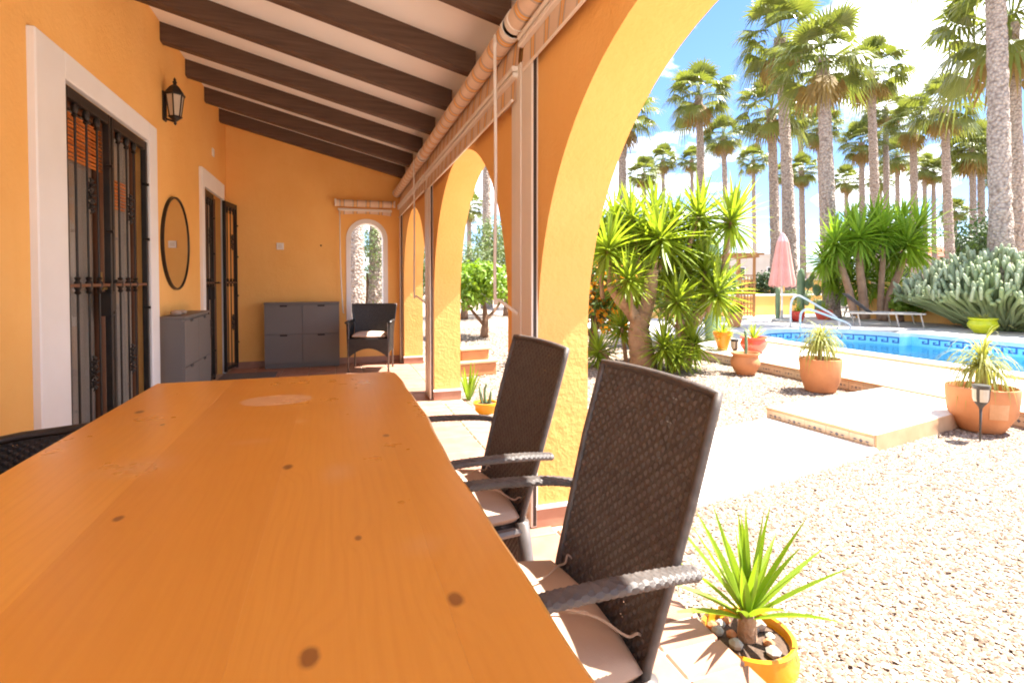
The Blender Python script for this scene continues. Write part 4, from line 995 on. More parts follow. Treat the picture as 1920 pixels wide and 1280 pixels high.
def pot_profile(kind, R_, H, rb):
    t_ = .02
    if kind == 'flower': return [(.001, 0), (rb, 0), (rb * 1.02, .01), (R_ * .93, H * .8), (R_ * .94, H * .82), (R_, H * .83), (R_, H), (R_ - t_, H), (R_ - t_ - .005, H * .82), (.001, H * .8)]
    if kind == 'round': return [(.001, 0), (rb, 0), (rb + .01, .01), (R_ * .98, H * .45), (R_ * 1.02, H * .72), (R_ * .95, H * .9), (R_ * .97, H * .97), (R_ * .93, H), (R_ * .87, H * .98), (R_ * .86, H * .84), (.001, H * .82)]
    if kind == 'deep': return [(.001, 0), (rb, 0), (rb + .012, .008), (R_ * .93, H * .42), (R_ * .985, H * .75), (R_, H * .93), (R_ * .99, H * .99), (R_ * .95, H), (R_ * .92, H * .97), (R_ * .90, H * .85), (.001, H * .83)]
    if kind == 'bowl': return [(.001, 0), (rb, 0), (rb * 1.05, .015), (R_ * .98, H * .4), (R_ * 1.03, H * .58), (R_ * .9, H * .8), (R_ * .86, H * .86), (R_ * 1.0, H * .93), (R_ * 1.0, H), (R_ * .92, H), (R_ * .8, H * .86), (.001, H * .84)]
def potted(label, loc, kind, R_, H, rb, mat, cat='potted plant', group='potted plants round the terrace'):
    o = thing('potted_plant', label, cat, loc, rnd.uniform(0, 6), group); pr = pot_profile(kind, R_, H, rb)
    m = MB(); m.lathe(pr, 40); shade(m.build('pot', mat, o), 35)
    m = MB(); zs = H * .84; m.lathe([(.001, zs + .012), (R_ * .5, zs + .008), (R_ * .84, zs)], 20); m.build('soil', 'soil', o, True)
    return o, H * .84

# ------------------------------------------------------------------ pots on the gravel and terrace
def stem_rosette(o, z, me, name='leaf_rosette', h=.08, r=.02, mat='yuccabark', sc=1, x=0, y=0, rot=None):
    if h > 0: m = MB(); m.tube([(x, y, z - .02), (x, y, z + h)], [r * 1.2, r], 8); m.build('stem', mat, o, True)
    return link(name, me, o, (x, y, z + h), rnd.uniform(0, 6), sc, rot)
# ponytail palms: stem, branch and weeping leaf heads
def ponytail(o, z, h, L, seed, heads=1):
    rg = random.Random(seed)
    m = MB(); m.tube(curve_pts([(0, 0, z - .02), (.005, .0, z + .05), (.015, .01, z + h * .55), (.0, .0, z + h)], 5), [.055] * 3 + [.035] * 5 + [.022] * 8, 10); m.build('stem', 'yuccabark', o, True)
    for k in range(heads):
        m = MB(); n = 260
        for i in range(n):
            el = R(rg.uniform(5, 88)); az = rg.uniform(0, 6.283); d = (math.cos(el) * math.cos(az), math.cos(el) * math.sin(az), math.sin(el))
            blade(m, (0, 0, 0), d, L * rg.uniform(.6, 1.2), .012, rg.uniform(2.8, 5.5), 9, .2, i)
        m.build('leaf_head', 'leaf_pony', o).location = (0, 0, z + h + .01)
b, zs = potted('largest terracotta pot with a label, weeping ponytail palm, behind the solar lamp', (5.20, 3.03, GZ), 'deep', .25, .375, .14, 'terra'); b.rotation_euler.z = 0
ponytail(b, zs, .21, .42, 5)
m = MB()
for k in range(8):
    a0, a1 = R(222 + k * 4.0), R(222 + (k + 1) * 4.0); rr = lambda z: .2455 if z > .2 else .235
    P = [((rr(z)) * math.cos(a), (rr(z)) * math.sin(a), z) for a, z in ((a0, .14), (a1, .14), (a1, .265), (a0, .265))]; m.add(P, [(0, 1, 2, 3)])
m.build('pot_label', 'terrapale', b)
b, zs = potted('tall terracotta pot with ponytail palm, between the step and the small bowl', (5.27, 4.68, GZ), 'deep', .22, .38, .145, 'terra'); ponytail(b, zs, .22, .42, 9)
b, zs = potted('small round terracotta bowl on the gravel against the terrace edge', (5.25, 5.84, GZ), 'bowl', .185, .295, .115, 'terra')
m = MB(); limb(m, [(0, 0, zs - .02), (.01, 0, zs + .12), (0, .01, zs + .34)], .022, .018); m.build('stem', 'pear', b, True)
YR = [rosette_mesh('leaf_rosette', 'leaf_yucca', 34, .30, .028, .25, -15, 86, s, 4) for s in (1, 2)]
b, zs = potted('tall orange pot with a small yucca on the terrace edge', (5.93, 7.10, DZ), 'flower', .15, .30, .075, 'orangepot'); stem_rosette(b, zs, YR[0], h=.03)
b, zs = potted('coral red bowl with a spiky plant behind the terracotta bowl', (6.16, 6.68, DZ), 'bowl', .195, .25, .12, 'coralpot'); stem_rosette(b, zs, YR[1], h=.02, sc=1.05)
b, zs = potted('round red pot with a green shrub across the pool, beside the parasol', (12.1, 11.5, DZ), 'round', .18, .28, .12, 'redpot'); stem_rosette(b, zs, YR[0], h=.03, sc=1.1)
b, zs = potted('wide orange red bowl across the pool beside the lounger', (13.45, 11.85, DZ), 'round', .23, .27, .16, 'coralpot'); stem_rosette(b, zs, YR[1], h=.03, sc=1.2)
b, zs = potted('lime green glazed pot with a yellow agave beyond the pool', (13.2, 7.7, DZ), 'bowl', .26, .32, .15, 'greenpot'); stem_rosette(b, zs, rosette_mesh('leaf_rosette', 'leaf_pony', 12, .22, .07, -.1, 15, 60, 3), h=.01)
# yellow pot by the porch edge, leaves one by one
b, zs = potted('glazed yellow pot with a spiky green yucca sunk beside the porch tiles', (1.315, 1.44, GZ - .13), 'round', .155, .215, .12, 'yellowpot')
m = MB(); m.tube(curve_pts([(0, 0, zs - .02), (.004, .003, zs + .05), (0, 0, zs + .10)], 4), [.034, .033, .032, .031, .03, .029, .028, .026, .02], 10); m.build('stem', 'yuccabark', b, True)
rg = random.Random(12)
for k in range(30):
    f = (k + .5) / 30; el = R(86 - 62 * f ** 1.15 + rg.uniform(-6, 6)); az = k * 2.39996 + rg.uniform(-.25, .25); d = (math.cos(el) * math.cos(az), math.cos(el) * math.sin(az), math.sin(el)); m = MB()
    blade(m, (d[0] * .012, d[1] * .012, zs + .105 - .03 * f), d, rg.uniform(.27, .385), rg.uniform(.026, .034), rg.uniform(.05, .5) * f + .03, 6, .35, k); m.build('leaf', 'leaf_bright', b)
for k in range(12):
    a, r_ = rg.uniform(0, 6.28), rg.uniform(.05, .115); s = rg.uniform(.012, .026); m = MB(); m.lathe([(.001, -s), (s, -s * .3), (s * 1.1, s * .2), (s * .5, s * .75), (.001, s * .8)], 7, (r_ * math.cos(a), r_ * math.sin(a), zs + s * .8)); m.build('pebble', rg.choice(['stone', 'terra', 'concrete']), b)
# plants on the gravel just outside the middle arch
b, zs = potted('small yellow bowl with a cactus stem outside the middle arch', (1.36, 4.93, GZ - .02), 'flower', .12, .12, .09, 'yellowpot')
m = MB()
for P in ([(0, 0, zs), (.01, 0, zs + .12), (-.01, .01, zs + .2)], [(.03, .01, zs), (.05, .01, zs + .1), (.06, .0, zs + .17)], [(-.03, 0, zs), (-.05, .02, zs + .08), (-.055, .02, zs + .13)]): limb(m, P, .018, .010, 7)
m.build('cactus_stems', 'pear', b, True)
p = thing('iris_plant', 'upright clump of bright sword leaves beside the second pier', 'plant', (1.33, 5.5, GZ))
rg = random.Random(4)
for k in range(11):
    m = MB(); az = k * 2.4; el = R(rg.uniform(62, 86)); blade(m, (.02 * math.cos(az), .02 * math.sin(az), 0), (math.cos(el) * math.cos(az), math.cos(el) * math.sin(az), math.sin(el)), rg.uniform(.3, .44), .04, .15, 5, .25, k); m.build('leaf', 'leaf_bright', p)
b = thing('terracotta_trough', 'stepped terracotta trough on the gravel outside the second arch', 'planter', (1.75, 7.05, GZ), .15)
MB().bbox(-.28, .28, -.2, .2, .0, .16, .01).build('lower_box', 'terra', b); MB().bbox(-.3, .3, -.22, .22, .161, .20, .01).build('rim', 'edge', b); MB().bbox(-.2, .2, -.13, .13, .201, .33, .01).build('upper_box', 'terra', b); MB().bbox(-.22, .22, -.15, .15, .331, .36, .01).build('upper_rim', 'edge', b)

# solar garden lamps
def solar(label, loc, lean):
    s = thing('solar_lamp', label, 'garden lamp', loc, 0, 'solar stake lamps'); s.rotation_euler = lean
    m = MB(); m.tube([(0, 0, 0), (0, 0, .25)], [.006, .010], 8); m.build('stake', 'lampgrey', s, True)
    m = MB(); m.lathe([(.010, .25), (.016, .27), (.044, .31), (.052, .34), (.055, .425), (.058, .43), (.058, .445), (.001, .452)], 16); shade(m.build('head', 'lampgrey', s), 35)
    m = MB(); m.lathe([(.0470, .315), (.0540, .34), (.0568, .415)], 16)
    keep = [f for k, f in enumerate(m.f) if k % 4 != 0]; m.f = keep; m.m = m.m[:len(keep)]; m.build('light_panel', 'lampglass', s)
solar('dark solar stake lamp in front of the largest terracotta pot', (4.83, 2.82, GZ), (0, 0, 0))
solar('dark solar stake lamp beside the tall orange pot', (5.30, 6.10, GZ), (0, 0, 1))

# ------------------------------------------------------------------ yuccas
YB = [rosette_mesh('leaf_rosette', 'leaf_yucca', 95, .66, .056, .38, -52, 86, s, 4) for s in (3, 4, 5)]
YD = [rosette_mesh('leaf_rosette', 'leaf_yucca2', 110, .98, .075, .35, -66, 86, s, 4) for s in (6, 7, 8)]
by = atz(1205, 692, GZ)
yu = thing('yucca_tree', 'big branching yucca with pale leaf heads beside the porch arch', 'yucca', tuple(by))
D0 = (by - OC).dot(fw)
def yp(x, y, dd=0): return atd(x, y, D0 + dd) - by
m = MB()
limb(m, [yp(1208, 700), yp(1203, 660), yp(1198, 620, .05), yp(1205, 585, .05)], .20, .125, 14, .05)
limb(m, [yp(1201, 612, .05), yp(1180, 580, -.05), yp(1160, 560, -.1), yp(1146, 536, -.12)], .105, .06, 12, .05)
limb(m, [yp(1203, 605, .05), yp(1216, 560, .05), yp(1221, 525, 0), yp(1224, 505, 0)], .115, .085, 12, .05)
limb(m, [yp(1170, 572, -.05), yp(1166, 560, -.15), yp(1160, 550, -.2)], .06, .055, 10)
limb(m, [yp(1262, 690, .1), yp(1280, 640, .1), yp(1305, 595, .15), yp(1327, 565, .2)], .13, .075, 12, .05)
limb(m, [yp(1305, 595, .15), yp(1325, 560, .1), yp(1345, 530, 0)], .05, .035, 10)
m.build('trunk', 'yuccabark', yu, True)
heads = [(1118, 430, .5, .9, 1130, 560), (1170, 450, .5, .95, 1180, 560), (1205, 540, .5, .85, 1212, 620), (1255, 500, .6, 1.0, 1250, 600), (1300, 445, .7, .9, 1290, 560), (1140, 462, -.1, 1.0, 1143, 545), (1185, 405, .3, .85, 1200, 520), (1238, 440, 0, 1.15, 1226, 508), (1205, 455, .3, 1.0, 1215, 520), (1262, 420, .4, .85, 1235, 510), (1312, 402, .3, 1.0, 1290, 470), (1372, 410, .1, 1.05, 1352, 530), (1270, 560, -.2, .8, 1272, 640), (1178, 520, -.3, .75, 1186, 600),
         (1322, 505, .2, .95, 1318, 570), (1345, 545, -.1, .95, 1325, 585), (1245, 645, -.3, .75, 1262, 690), (1122, 655, .2, .7, 1150, 690), (1285, 500, .5, .95, 1290, 600), (1228, 390, .6, .8, 1228, 500), (1152, 405, .7, .8, 1160, 540), (1270, 665, -.35, .6, 1275, 690), (1300, 640, -.1, .7, 1290, 690), (1165, 610, .3, .7, 1175, 690)]
for k, (x, y, dd, sc, bx0, by0) in enumerate(heads):
    p = yp(x, y, dd); q = yp(bx0, by0, dd * .5); m = MB(); limb(m, [q, (p + q) / 2 + Vector((0, 0, .05)), p], .034, .028, 8); m.build('stem', 'yuccabark', yu, True)
    dr = (p - q).normalized(); link('leaf_rosette', YB[k % 3], yu, p, 0, sc * 1.03, (rnd.uniform(-.25, .25), rnd.uniform(-.25, .25), rnd.uniform(0, 6)))
b2 = atz(1650, 601, DZ); D2_ = (b2 - OC).dot(fw)
y2 = thing('yucca_tree', 'tall dense green yucca clump behind the sun lounger', 'yucca', tuple(b2))
def y2p(x, y, dd=0): return atd(x, y, D2_ + dd) - b2
m = MB()
for P, r0, r1 in (([(1602, 592), (1592, 545), (1578, 500), (1570, 470)], .11, .07), ([(1622, 598), (1617, 545), (1612, 500), (1611, 455)], .13, .08), ([(1650, 600), (1652, 540), (1655, 490), (1657, 450)], .09, .06), ([(1655, 602), (1670, 550), (1688, 505), (1700, 470)], .12, .07)):
    limb(m, [y2p(*q) for q in P], r0, r1, 10, .05)
m.build('trunk', 'yuccabark', y2, True)
for k, (x, y, dd, sc) in enumerate([(1566, 452, 0, 1), (1612, 440, -.2, 1.05), (1657, 432, 0, 1), (1700, 452, -.1, 1.05), (1722, 425, .3, 1), (1640, 412, .6, 1), (1596, 425, .7, .95), (1690, 415, .8, .95), (1548, 485, .2, .85), (1718, 465, .2, .9), (1585, 480, .6, .9), (1635, 465, .5, .95), (1675, 470, .4, .95), (1620, 520, .9, .95), (1650, 530, .9, .95), (1590, 525, 1.0, .9), (1680, 530, .9, .85), (1560, 520, 1.0, .8)]):
    link('leaf_rosette', YD[k % 3], y2, y2p(x, y, dd), 0, sc, (rnd.uniform(-.25, .25), rnd.uniform(-.25, .25), rnd.uniform(0, 6)))

# ------------------------------------------------------------------ big cactus thicket
ct = thing('cactus_thicket', 'huge grey green finger cactus spreading over the orange wall', 'cactus', (14.35, 8.1, DZ))
rg = random.Random(21); m = MB(); tips = MB()
for k in range(620):
    az = rg.uniform(0, 6.283); sp = rg.uniform(.1, 1.0) ** .6
    ex, ey = sp * 1.25 * math.cos(az), sp * 2.3 * math.sin(az); zt = rg.uniform(.7, 1.0) * (1.86 - 1.0 * sp ** 2.0)
    if ey > 1.2: zt *= .92
    bx, b_y = ex * .25 + rg.uniform(-.1, .1), ey * .30 + rg.uniform(-.2, .2); zl = .12 + .30 * sp + rg.uniform(0, .2)
    P = curve_pts([(bx, b_y, 0 if sp < .6 else .1), (ex * .7, ey * .72, zl + .05), (ex * .95, ey * .96, (zl + zt) * .5 + .05), (ex + rg.uniform(-.08, .08), ey + rg.uniform(-.1, .1), zt)], 3)
    n_ = len(P); m.tube(P, [.036 + .008 * min(1, i / 4) for i in range(n_ - 1)] + [.03], 7)
for i in range(420):    # short pale finger tips over the dome
    az = rg.uniform(0, 6.283); sp = rg.uniform(0, 1) ** .5; ex, ey = sp * 1.2 * math.cos(az), sp * 2.2 * math.sin(az); z = (1.76 - .95 * sp ** 2.0) * rg.uniform(.86, 1.02)
    o = Vector((ex, ey, z)); d = Vector((rg.uniform(-.3, .3) + ex * .2, rg.uniform(-.3, .3) + ey * .1, 1)).normalized(); l = rg.uniform(.12, .26); tips.tube([o - d * .08, o + d * l * .7, o + d * l], [.036, .036, .018], 6)
m.build('stems', 'cactus', ct, True); tips.build('stem_tips', 'cactustip', ct, True)
# prickly pears and an upright column cactus near the parasol
pp = thing('prickly_pear', 'prickly pear with flat round pads behind the pool handrail', 'cactus', (14.6, 12.6, DZ))
rg = random.Random(5)
for k in range(16):
    x, y, z = rg.uniform(-.9, .9), rg.uniform(-.4, .4), rg.uniform(.15, 1.25); m = MB(); m.lathe([(.001, -.2), (.09, -.15), (.145, -.02), (.12, .12), (.05, .19), (.001, .2)], 12)
    m.v = [(a * 1.0, b_ * .18, c) for a, b_, c in m.v]; o = m.build('pad', 'pear', pp, True); o.location = (x, y, z); o.rotation_euler = (rg.uniform(-.4, .4), rg.uniform(-.7, .7), rg.uniform(0, 3))
def column(label, loc, h, r):
    c = thing('column_cactus', label, 'cactus', loc, 0, 'column cacti'); m = MB(); n = 14; V = []
    zs_ = [0, .1, .5, .85, .95, 1]; rs = [.8, 1, 1.05, 1, .75, .2]
    m.lathe([(r * a, h * z) for a, z in zip(rs, zs_)], n); m.v = [(x * (1.12 if i % 2 else .9), y * (1.12 if i % 2 else .9), z) for i, (x, y, z) in enumerate(m.v)]; m.build('stem', 'pear', c, True)
column('slim ribbed column cactus right of the timber arbour', (12.1, 12.2, DZ), .95, .06)
column('tall grey column cactus rising behind the big yucca leaves', tuple(atd(1335, 560, 10).xy) + (DZ,), 2.0, .12)
column('grey column cactus beside the palm trunk right of the parasol', (13.7, 12.9, DZ), 1.5, .10)

# ------------------------------------------------------------------ parasol, arbour, lounger
pr = thing('closed_parasol', 'closed coral pink parasol standing beyond the pool', 'parasol', (11.69, 11.64, DZ))
m = MB(); m.lathe([(.26, 0), (.26, .05), (.24, .06), (.04, .07), (.035, .30), (.001, .30)], 24); m.build('base', 'concrete', pr)
m = MB(); m.tube([(0, 0, .05), (0, 0, 2.32)], .022, 10); m.build('pole', 'whitepipe', pr)
def fold(m, prof, n=48, lob=8, depth=.22):
    V = []
    for r, z in prof:
        for k in range(n): a = 2 * math.pi * k / n; rr = r * (1 + depth * math.cos(lob * a + z * .6)); V.append((rr * math.cos(a), rr * math.sin(a), z + .03 * math.cos(lob * a) * (z < 1.05)))
    m.add(V, [(i * n + k, i * n + (k + 1) % n, (i + 1) * n + (k + 1) % n, (i + 1) * n + k) for i in range(len(prof) - 1) for k in range(n)])
m = MB(); fold(m, [(.29, .96), (.285, 1.08), (.235, 1.4), (.18, 1.8), (.13, 2.15), (.115, 2.22)]); m.build('canopy', 'pink', pr, True)
m = MB(); fold(m, [(.13, 2.19), (.09, 2.30), (.04, 2.40), (.005, 2.45)], 32, 8, .12); m.build('cap', 'pinkpale', pr, True)
b3 = atz(1398, 594, DZ)
ar = thing('timber_arbour', 'brown timber arbour with square trellis side panels', 'arbour', tuple(b3), -.25)
for x in (-.26, .26):
    for y in (0, .95): MB().bbox(x - .035, x + .035, y - .035, y + .035, 0, 1.82, .005).build('post', 'timber', ar)
for y in (0, .95):
    for k in range(4): MB().bbox(-.165 + k * .1, -.13 + k * .1, y - .024, y - .006, .02, 1.25 if y == 0 else 1.6, .002).build('trellis_slat', 'timber', ar)
    for k in range(9): MB().bbox(-.222, .222, y - .005, y + .01, .10 + k * .145, .138 + k * .145, .002).build('trellis_slat', 'timber', ar)
for x in (-.26, .26): MB().bbox(x - .025, x + .025, -.25, 1.2, 1.821, 1.90, .004).build('beam', 'timber', ar)
for k in range(5): MB().bbox(-.48, .48, -.18 + k * .30, -.13 + k * .30, 1.901, 1.97, .004).build('rafter', 'timber', ar)
lb = thing('sun_lounger', 'pale framed sun lounger with raised dark sling back beyond the pool', 'lounger', (12.7, 9.85, DZ), R(-38))
for s in (-1, 1): MB().bbox(-.55, 1.05, s * .31 - .02, s * .31 + .02, .30, .34, .005).build('side_rail', 'slingpale', lb)
MB().bbox(-.02, 1.04, -.288, .288, .322, .333, .003).build('seat_sling', 'slingpale', lb)
m = MB(); mt = Matrix.Translation((-.03, 0, .33)) @ Matrix.Rotation(R(40), 4, 'Y'); m.bbox(-.72, 0, -.29, .29, 0, .014, .004, mt); m.build('back_sling', 'sling', lb)
for x in (-.35, .45, .95):
    for s in (-1, 1):
        m = MB(); m.tube([(x, s * .30, .31), (x + .07, s * .30, 0)], .016, 8); m.build('leg', 'slingpale', lb)

# ------------------------------------------------------------------ low orange walls, far houses, hill
def scallop_wall(label, P, Q, h, amp, L=2.4, th=.2):
    P, Q = Vector((*P, 0)), Vector((*Q, 0)); d = Q - P; n = int(d.length / .1); t_ = d.normalized(); nn = Vector((-t_.y, t_.x, 0)) * th / 2; w = thing('garden_wall', label, 'wall', (P.x, P.y, DZ), 0, 'low orange garden walls'); m = MB(); c = MB()
    for k in range(n):
        for mm, z0, z1, e in ((m, -.2, None, 1), (c, None, .05, 1.25)):
            a, b_ = d * (k / n), d * ((k + 1) / n); ha, hb = [h + amp * abs(math.sin(math.pi * q.length / L)) for q in (a, b_)]
            A0, B0 = (z0, z0) if z0 is not None else (ha + .001, hb + .001); A1, B1 = (ha, hb) if z1 is None else (ha + z1, hb + z1); o = nn * e
            V = [a - o + Vector((0, 0, A0)), b_ - o + Vector((0, 0, B0)), b_ + o + Vector((0, 0, B0)), a + o + Vector((0, 0, A0)), a - o + Vector((0, 0, A1)), b_ - o + Vector((0, 0, B1)), b_ + o + Vector((0, 0, B1)), a + o + Vector((0, 0, A1))]
            mm.add(V, [(0, 1, 5, 4), (2, 3, 7, 6), (4, 5, 6, 7), (0, 4, 7, 3), (1, 2, 6, 5), (0, 3, 2, 1)])
    m.build('wall', 'stucco', w); c.build('cap', 'stucco' if amp else 'cream', w)
scallop_wall('low orange wall with scalloped top running behind the cactus thicket', (15.2, -5), (15.2, 12.2), .48, .22)
scallop_wall('low orange wall with pale coping behind the parasol and arbour', (9.0, 14.0), (16.4, 14.0), .62, 0)
scallop_wall('tall orange boundary wall far behind the parasol, pale topped', (11, 24), (34, 20), 1.15, 0)
def far_house(label, px, D, w, d, h, mat, roof=None, rz=0):
    c = atd(px, 525, D); o = thing('house', label, 'house', (c.x, c.y, GZ), rz)
    MB().box(-w / 2, w / 2, 0, d, 0, h).build('wall', mat, o)
    if roof:
        m = MB(); m.add([(-w / 2 - .3, -.3, h + .002), (w / 2 + .3, -.3, h + .002), (w / 2 + .3, d + .3, h + .002), (-w / 2 - .3, d + .3, h + .002), (-w / 2 + .6, d / 2, h + 1.1), (w / 2 - .6, d / 2, h + 1.1)], [(0, 1, 5, 4), (1, 2, 5), (2, 3, 4, 5), (3, 0, 4), (3, 2, 1, 0)]); m.build('roof', roof, o)
    else: MB().box(-w / 2 - .08, w / 2 + .08, -.08, d + .08, h + .001, h + .25).build('parapet', mat, o)
    k = -w / 2 + .8
    while k < w / 2 - 1:
        f = MB().bbox(k, k + .9, -.03, .05, h * .4, h * .4 + 1.1, .01).build('window', 'white', o); MB().box(k + .08, k + .82, -.034, -.031, h * .4 + .08, h * .4 + 1.02).build('pane', 'farglass', f); k += 2.6
far_house('pale flat-roofed house beyond the arbour', 1385, 46, 7.5, 6, 3.3, 'farwhite', None, -.5)
far_house('low cream house far behind the pink parasol', 1490, 60, 9, 6, 1.9, 'farwall', None, -.4)
far_house('distant pale house between the right-hand palm trunks', 1765, 52, 8, 6, 3.6, 'farwall', 'farred', -.7)
far_house('small red-walled house far right of the arbour', 1433, 50, 1.8, 4, 1.9, 'farred', None, -.5)
far_house('cream house glimpsed far through the porch arches', 870, 55, 14, 7, 2.6, 'farwhite', None, .1)
m = MB(); n = 80; V = []
for k in range(n + 1):
    a = R(-70 + 190 * k / n); r_ = 900; h = 22 + 14 * math.sin(k * .35) + 9 * math.sin(k * .9 + 1) + 4 * math.sin(k * 2.1); V += [(r_ * math.sin(a), r_ * math.cos(a), -2), (r_ * 1.12 * math.sin(a), r_ * 1.12 * math.cos(a), max(6, h)), (r_ * 1.3 * math.sin(a), r_ * 1.3 * math.cos(a), -2)]
F = [];
for k in range(n): F += [(k * 3 + q, k * 3 + 3 + q, k * 3 + 4 + q, k * 3 + 1 + q) for q in (0, 1)]
m.add(V, F); struct(m.build('hills', 'hill', None, True))

# ------------------------------------------------------------------ shrubs and background trees
def shrub_at(name, label, px, py, D, w, h, n, size, leaf, seed, cat='shrub', z0=.1, trunk=True, **kw):
    g = atd(px, py, D); loc = (g.x, g.y, GZ if 'dz' not in kw else kw.pop('dz'))
    tr = [([(0, 0, 0), (.03, .02, h * .25), (0, .05, h * .5)], .05 + w * .03, .03), ([(0, 0, h * .2), (w * .2, .1, h * .4), (w * .3, .1, h * .6)], .04, .02), ([(0, 0, h * .15), (-w * .2, 0, h * .4), (-w * .3, -.1, h * .55)], .04, .02)] if trunk else None
    return bushy(name, label, cat, loc, (0, 0, z0 + (h - z0) / 2), (w / 2, w / 2, (h - z0) / 2), n, size, leaf, seed, tr, **kw)
shrub_at('garden_shrub', 'bright glossy green rounded shrub seen through the middle arch', 908, 600, 11.9, 1.75, 1.72, 3800, .06, 'leaf_bright', 31, z0=.38, clumps=22)
shrub_at('flowering_shrub', 'shrub full of orange flowers at the edge of the nearest arch', 1112, 600, 9.2, 1.7, 1.75, 3200, .05, 'leaf_shrub', 32, z0=.0, clumps=20, flowers=(1000, .05, 'flower'))
shrub_at('garden_shrub', 'dark green hedge shrub left of the timber arbour', 1352, 560, 17.6, 1.5, 1.25, 3600, .05, 'leaf_dark', 33, z0=0, dz=DZ, clumps=20)
shrub_at('garden_shrub', 'dark green climbing shrub behind the arbour trellis', 1428, 560, 18.4, 1.1, 1.5, 1800, .05, 'leaf_dark', 34, z0=0, dz=DZ, clumps=14)
shrub_at('garden_shrub', 'mid green bush in the shade behind the big yucca', 1275, 560, 10.5, 2.2, 1.75, 3800, .06, 'leaf_shrub', 35, z0=0, clumps=20)
shrub_at('garden_shrub', 'grey green bush between the parasol and red pot', 1500, 560, 18.2, 1.4, .85, 1800, .05, 'leaf_feather', 36, z0=0, dz=DZ, clumps=12)
shrub_at('garden_shrub', 'leafy croton bush beside the scalloped wall and lounger', 1690, 575, 14.6, 1.0, .8, 1100, .07, 'leaf_bright', 37, z0=0, dz=DZ, clumps=10)
shrub_at('feathery_tree', 'pale feathery tree behind the bright shrub', 870, 470, 17.5, 3.0, 2.6, 3600, .07, 'leaf_feather', 38, 'tree', z0=.3, clumps=20, asp=.3)
shrub_at('feathery_tree', 'tall loose green tree at the right side of the middle arch', 950, 440, 19, 3.0, 3.6, 4200, .08, 'leaf_feather', 39, 'tree', z0=.4, clumps=22, asp=.35)
shrub_at('feathery_tree', 'grey green tree behind the end window palm trunks', 688, 500, 16, 2.2, 3.0, 3200, .06, 'leaf_feather', 40, 'tree', z0=.2, clumps=18, asp=.3)
shrub_at('feathery_tree', 'green tree glimpsed through the farthest porch arch', 780, 500, 18, 2.4, 2.6, 2600, .07, 'leaf_shrub', 41, 'tree', z0=.2, clumps=18, asp=.4)
shrub_at('dark_tree', 'dark rounded tree behind the paired trunks at the right edge', 1905, 440, 27, 6, 5.2, 4200, .12, 'leaf_dark', 42, 'tree', z0=.5, clumps=24)
shrub_at('dark_tree', 'bushy tree behind the right-hand twin palms', 1815, 460, 30, 3.0, 3.6, 2600, .10, 'leaf_shrub', 43, 'tree', z0=.3, clumps=18)
shrub_at('dark_tree', 'bushy tree low behind the big yucca at the left', 1175, 440, 22, 4.5, 4.2, 3600, .10, 'leaf_shrub', 44, 'tree', z0=.3, clumps=20)
g = atz(1375, 640, DZ); 
sm = thing('potted_plant', 'small clay pot of red flowers behind the orange pot', 'potted plant', tuple(atz(1377, 612, DZ)), 0, 'potted plants round the terrace')
m = MB(); m.lathe(pot_profile('flower', .2, .32, .13), 24); m.build('pot', 'terra', sm, True); m = MB(); leaf_cloud(m, (0, 0, .42), (.2, .2, .13), 160, .05, 3, 6); m.build('foliage', 'leaf_shrub', sm); m = MB(); leaf_cloud(m, (.12, 0, .46), (.12, .12, .1), 40, .05, 4, 4, asp=.9); m.build('flowers', 'flowerred', sm)

# ------------------------------------------------------------------ fan palms
def crown_meshes(seed, n=44):
    rg = random.Random(seed); live, dead = MB(), MB()
    def fan(m, el, az, lp, Rr, droop, seg=19):
        d = Vector((math.cos(el) * math.cos(az), math.cos(el) * math.sin(az), math.sin(el))); side = Vector((-math.sin(az), math.cos(az), 0)); up = side.cross(d) * -1
        P = [Vector((0, 0, 0)), d * lp * .5 + Vector((0, 0, .03)), d * lp]; 
        w = .018; m.add([P[0] - side * w, P[0] + side * w, P[1] + side * w, P[1] - side * w, P[2] + side * w * .7, P[2] - side * w * .7], [(0, 1, 2, 3), (3, 2, 4, 5)])
        hub = P[2]; span = R(205); tilt = rg.uniform(-.25, .25); nrm = (up + d * .15).normalized()
        sd = (side * math.cos(tilt) + nrm * math.sin(tilt)).normalized(); fd = nrm.cross(sd); fd = fd if fd.dot(d) > 0 else -fd
        for k in range(seg):
            a0, a1 = -span / 2 + span * k / seg, -span / 2 + span * (k + 1) / seg; am = (a0 + a1) / 2
            v = lambda a, r_, s: hub + (fd * math.cos(a) + sd * math.sin(a)) * r_ + Vector((0, 0, -1)) * s
            r1 = Rr * .52; tipR = Rr * (1 - .22 * (abs(am) / (span / 2)) ** 2) * rg.uniform(.88, 1.08); s1 = droop * .12 * Rr; s2 = droop * Rr * rg.uniform(.4, .8)
            A, B, Mi = v(a0, r1, s1), v(a1, r1, s1), v(am, r1, s1 - .025); T = v(am, tipR * .86, s2 * .75); T2 = v(am, tipR, s2 * 1.35)
            wv = (B - A) * .20
            m.add([hub, A, Mi, B, T - wv, T + wv, T2], [(0, 1, 2), (0, 2, 3), (1, 4, 5, 3), (4, 6, 5)])
    for k in range(n):
        f = (k + .5) / n; el = R(88 - 120 * f ** .9 + rg.uniform(-12, 12)); fan(live, el, k * 2.39996 + rg.uniform(-.3, .3), rg.uniform(.85, 1.3), rg.uniform(.75, 1.05), .15 + .8 * f)
    for k in range(9):
        el = R(-rg.uniform(38, 76)); fan(dead, el, k * 2.39996 + rg.uniform(-.4, .4), rg.uniform(.5, .85), rg.uniform(.55, .8), .7, 11)
    return live.mesh('crown', 'palmleaf'), dead.mesh('dry_skirt', 'palmdead')
CR = [crown_meshes(s, n) for s, n in ((1, 44), (2, 38), (3, 48), (4, 34), (5, 41))]
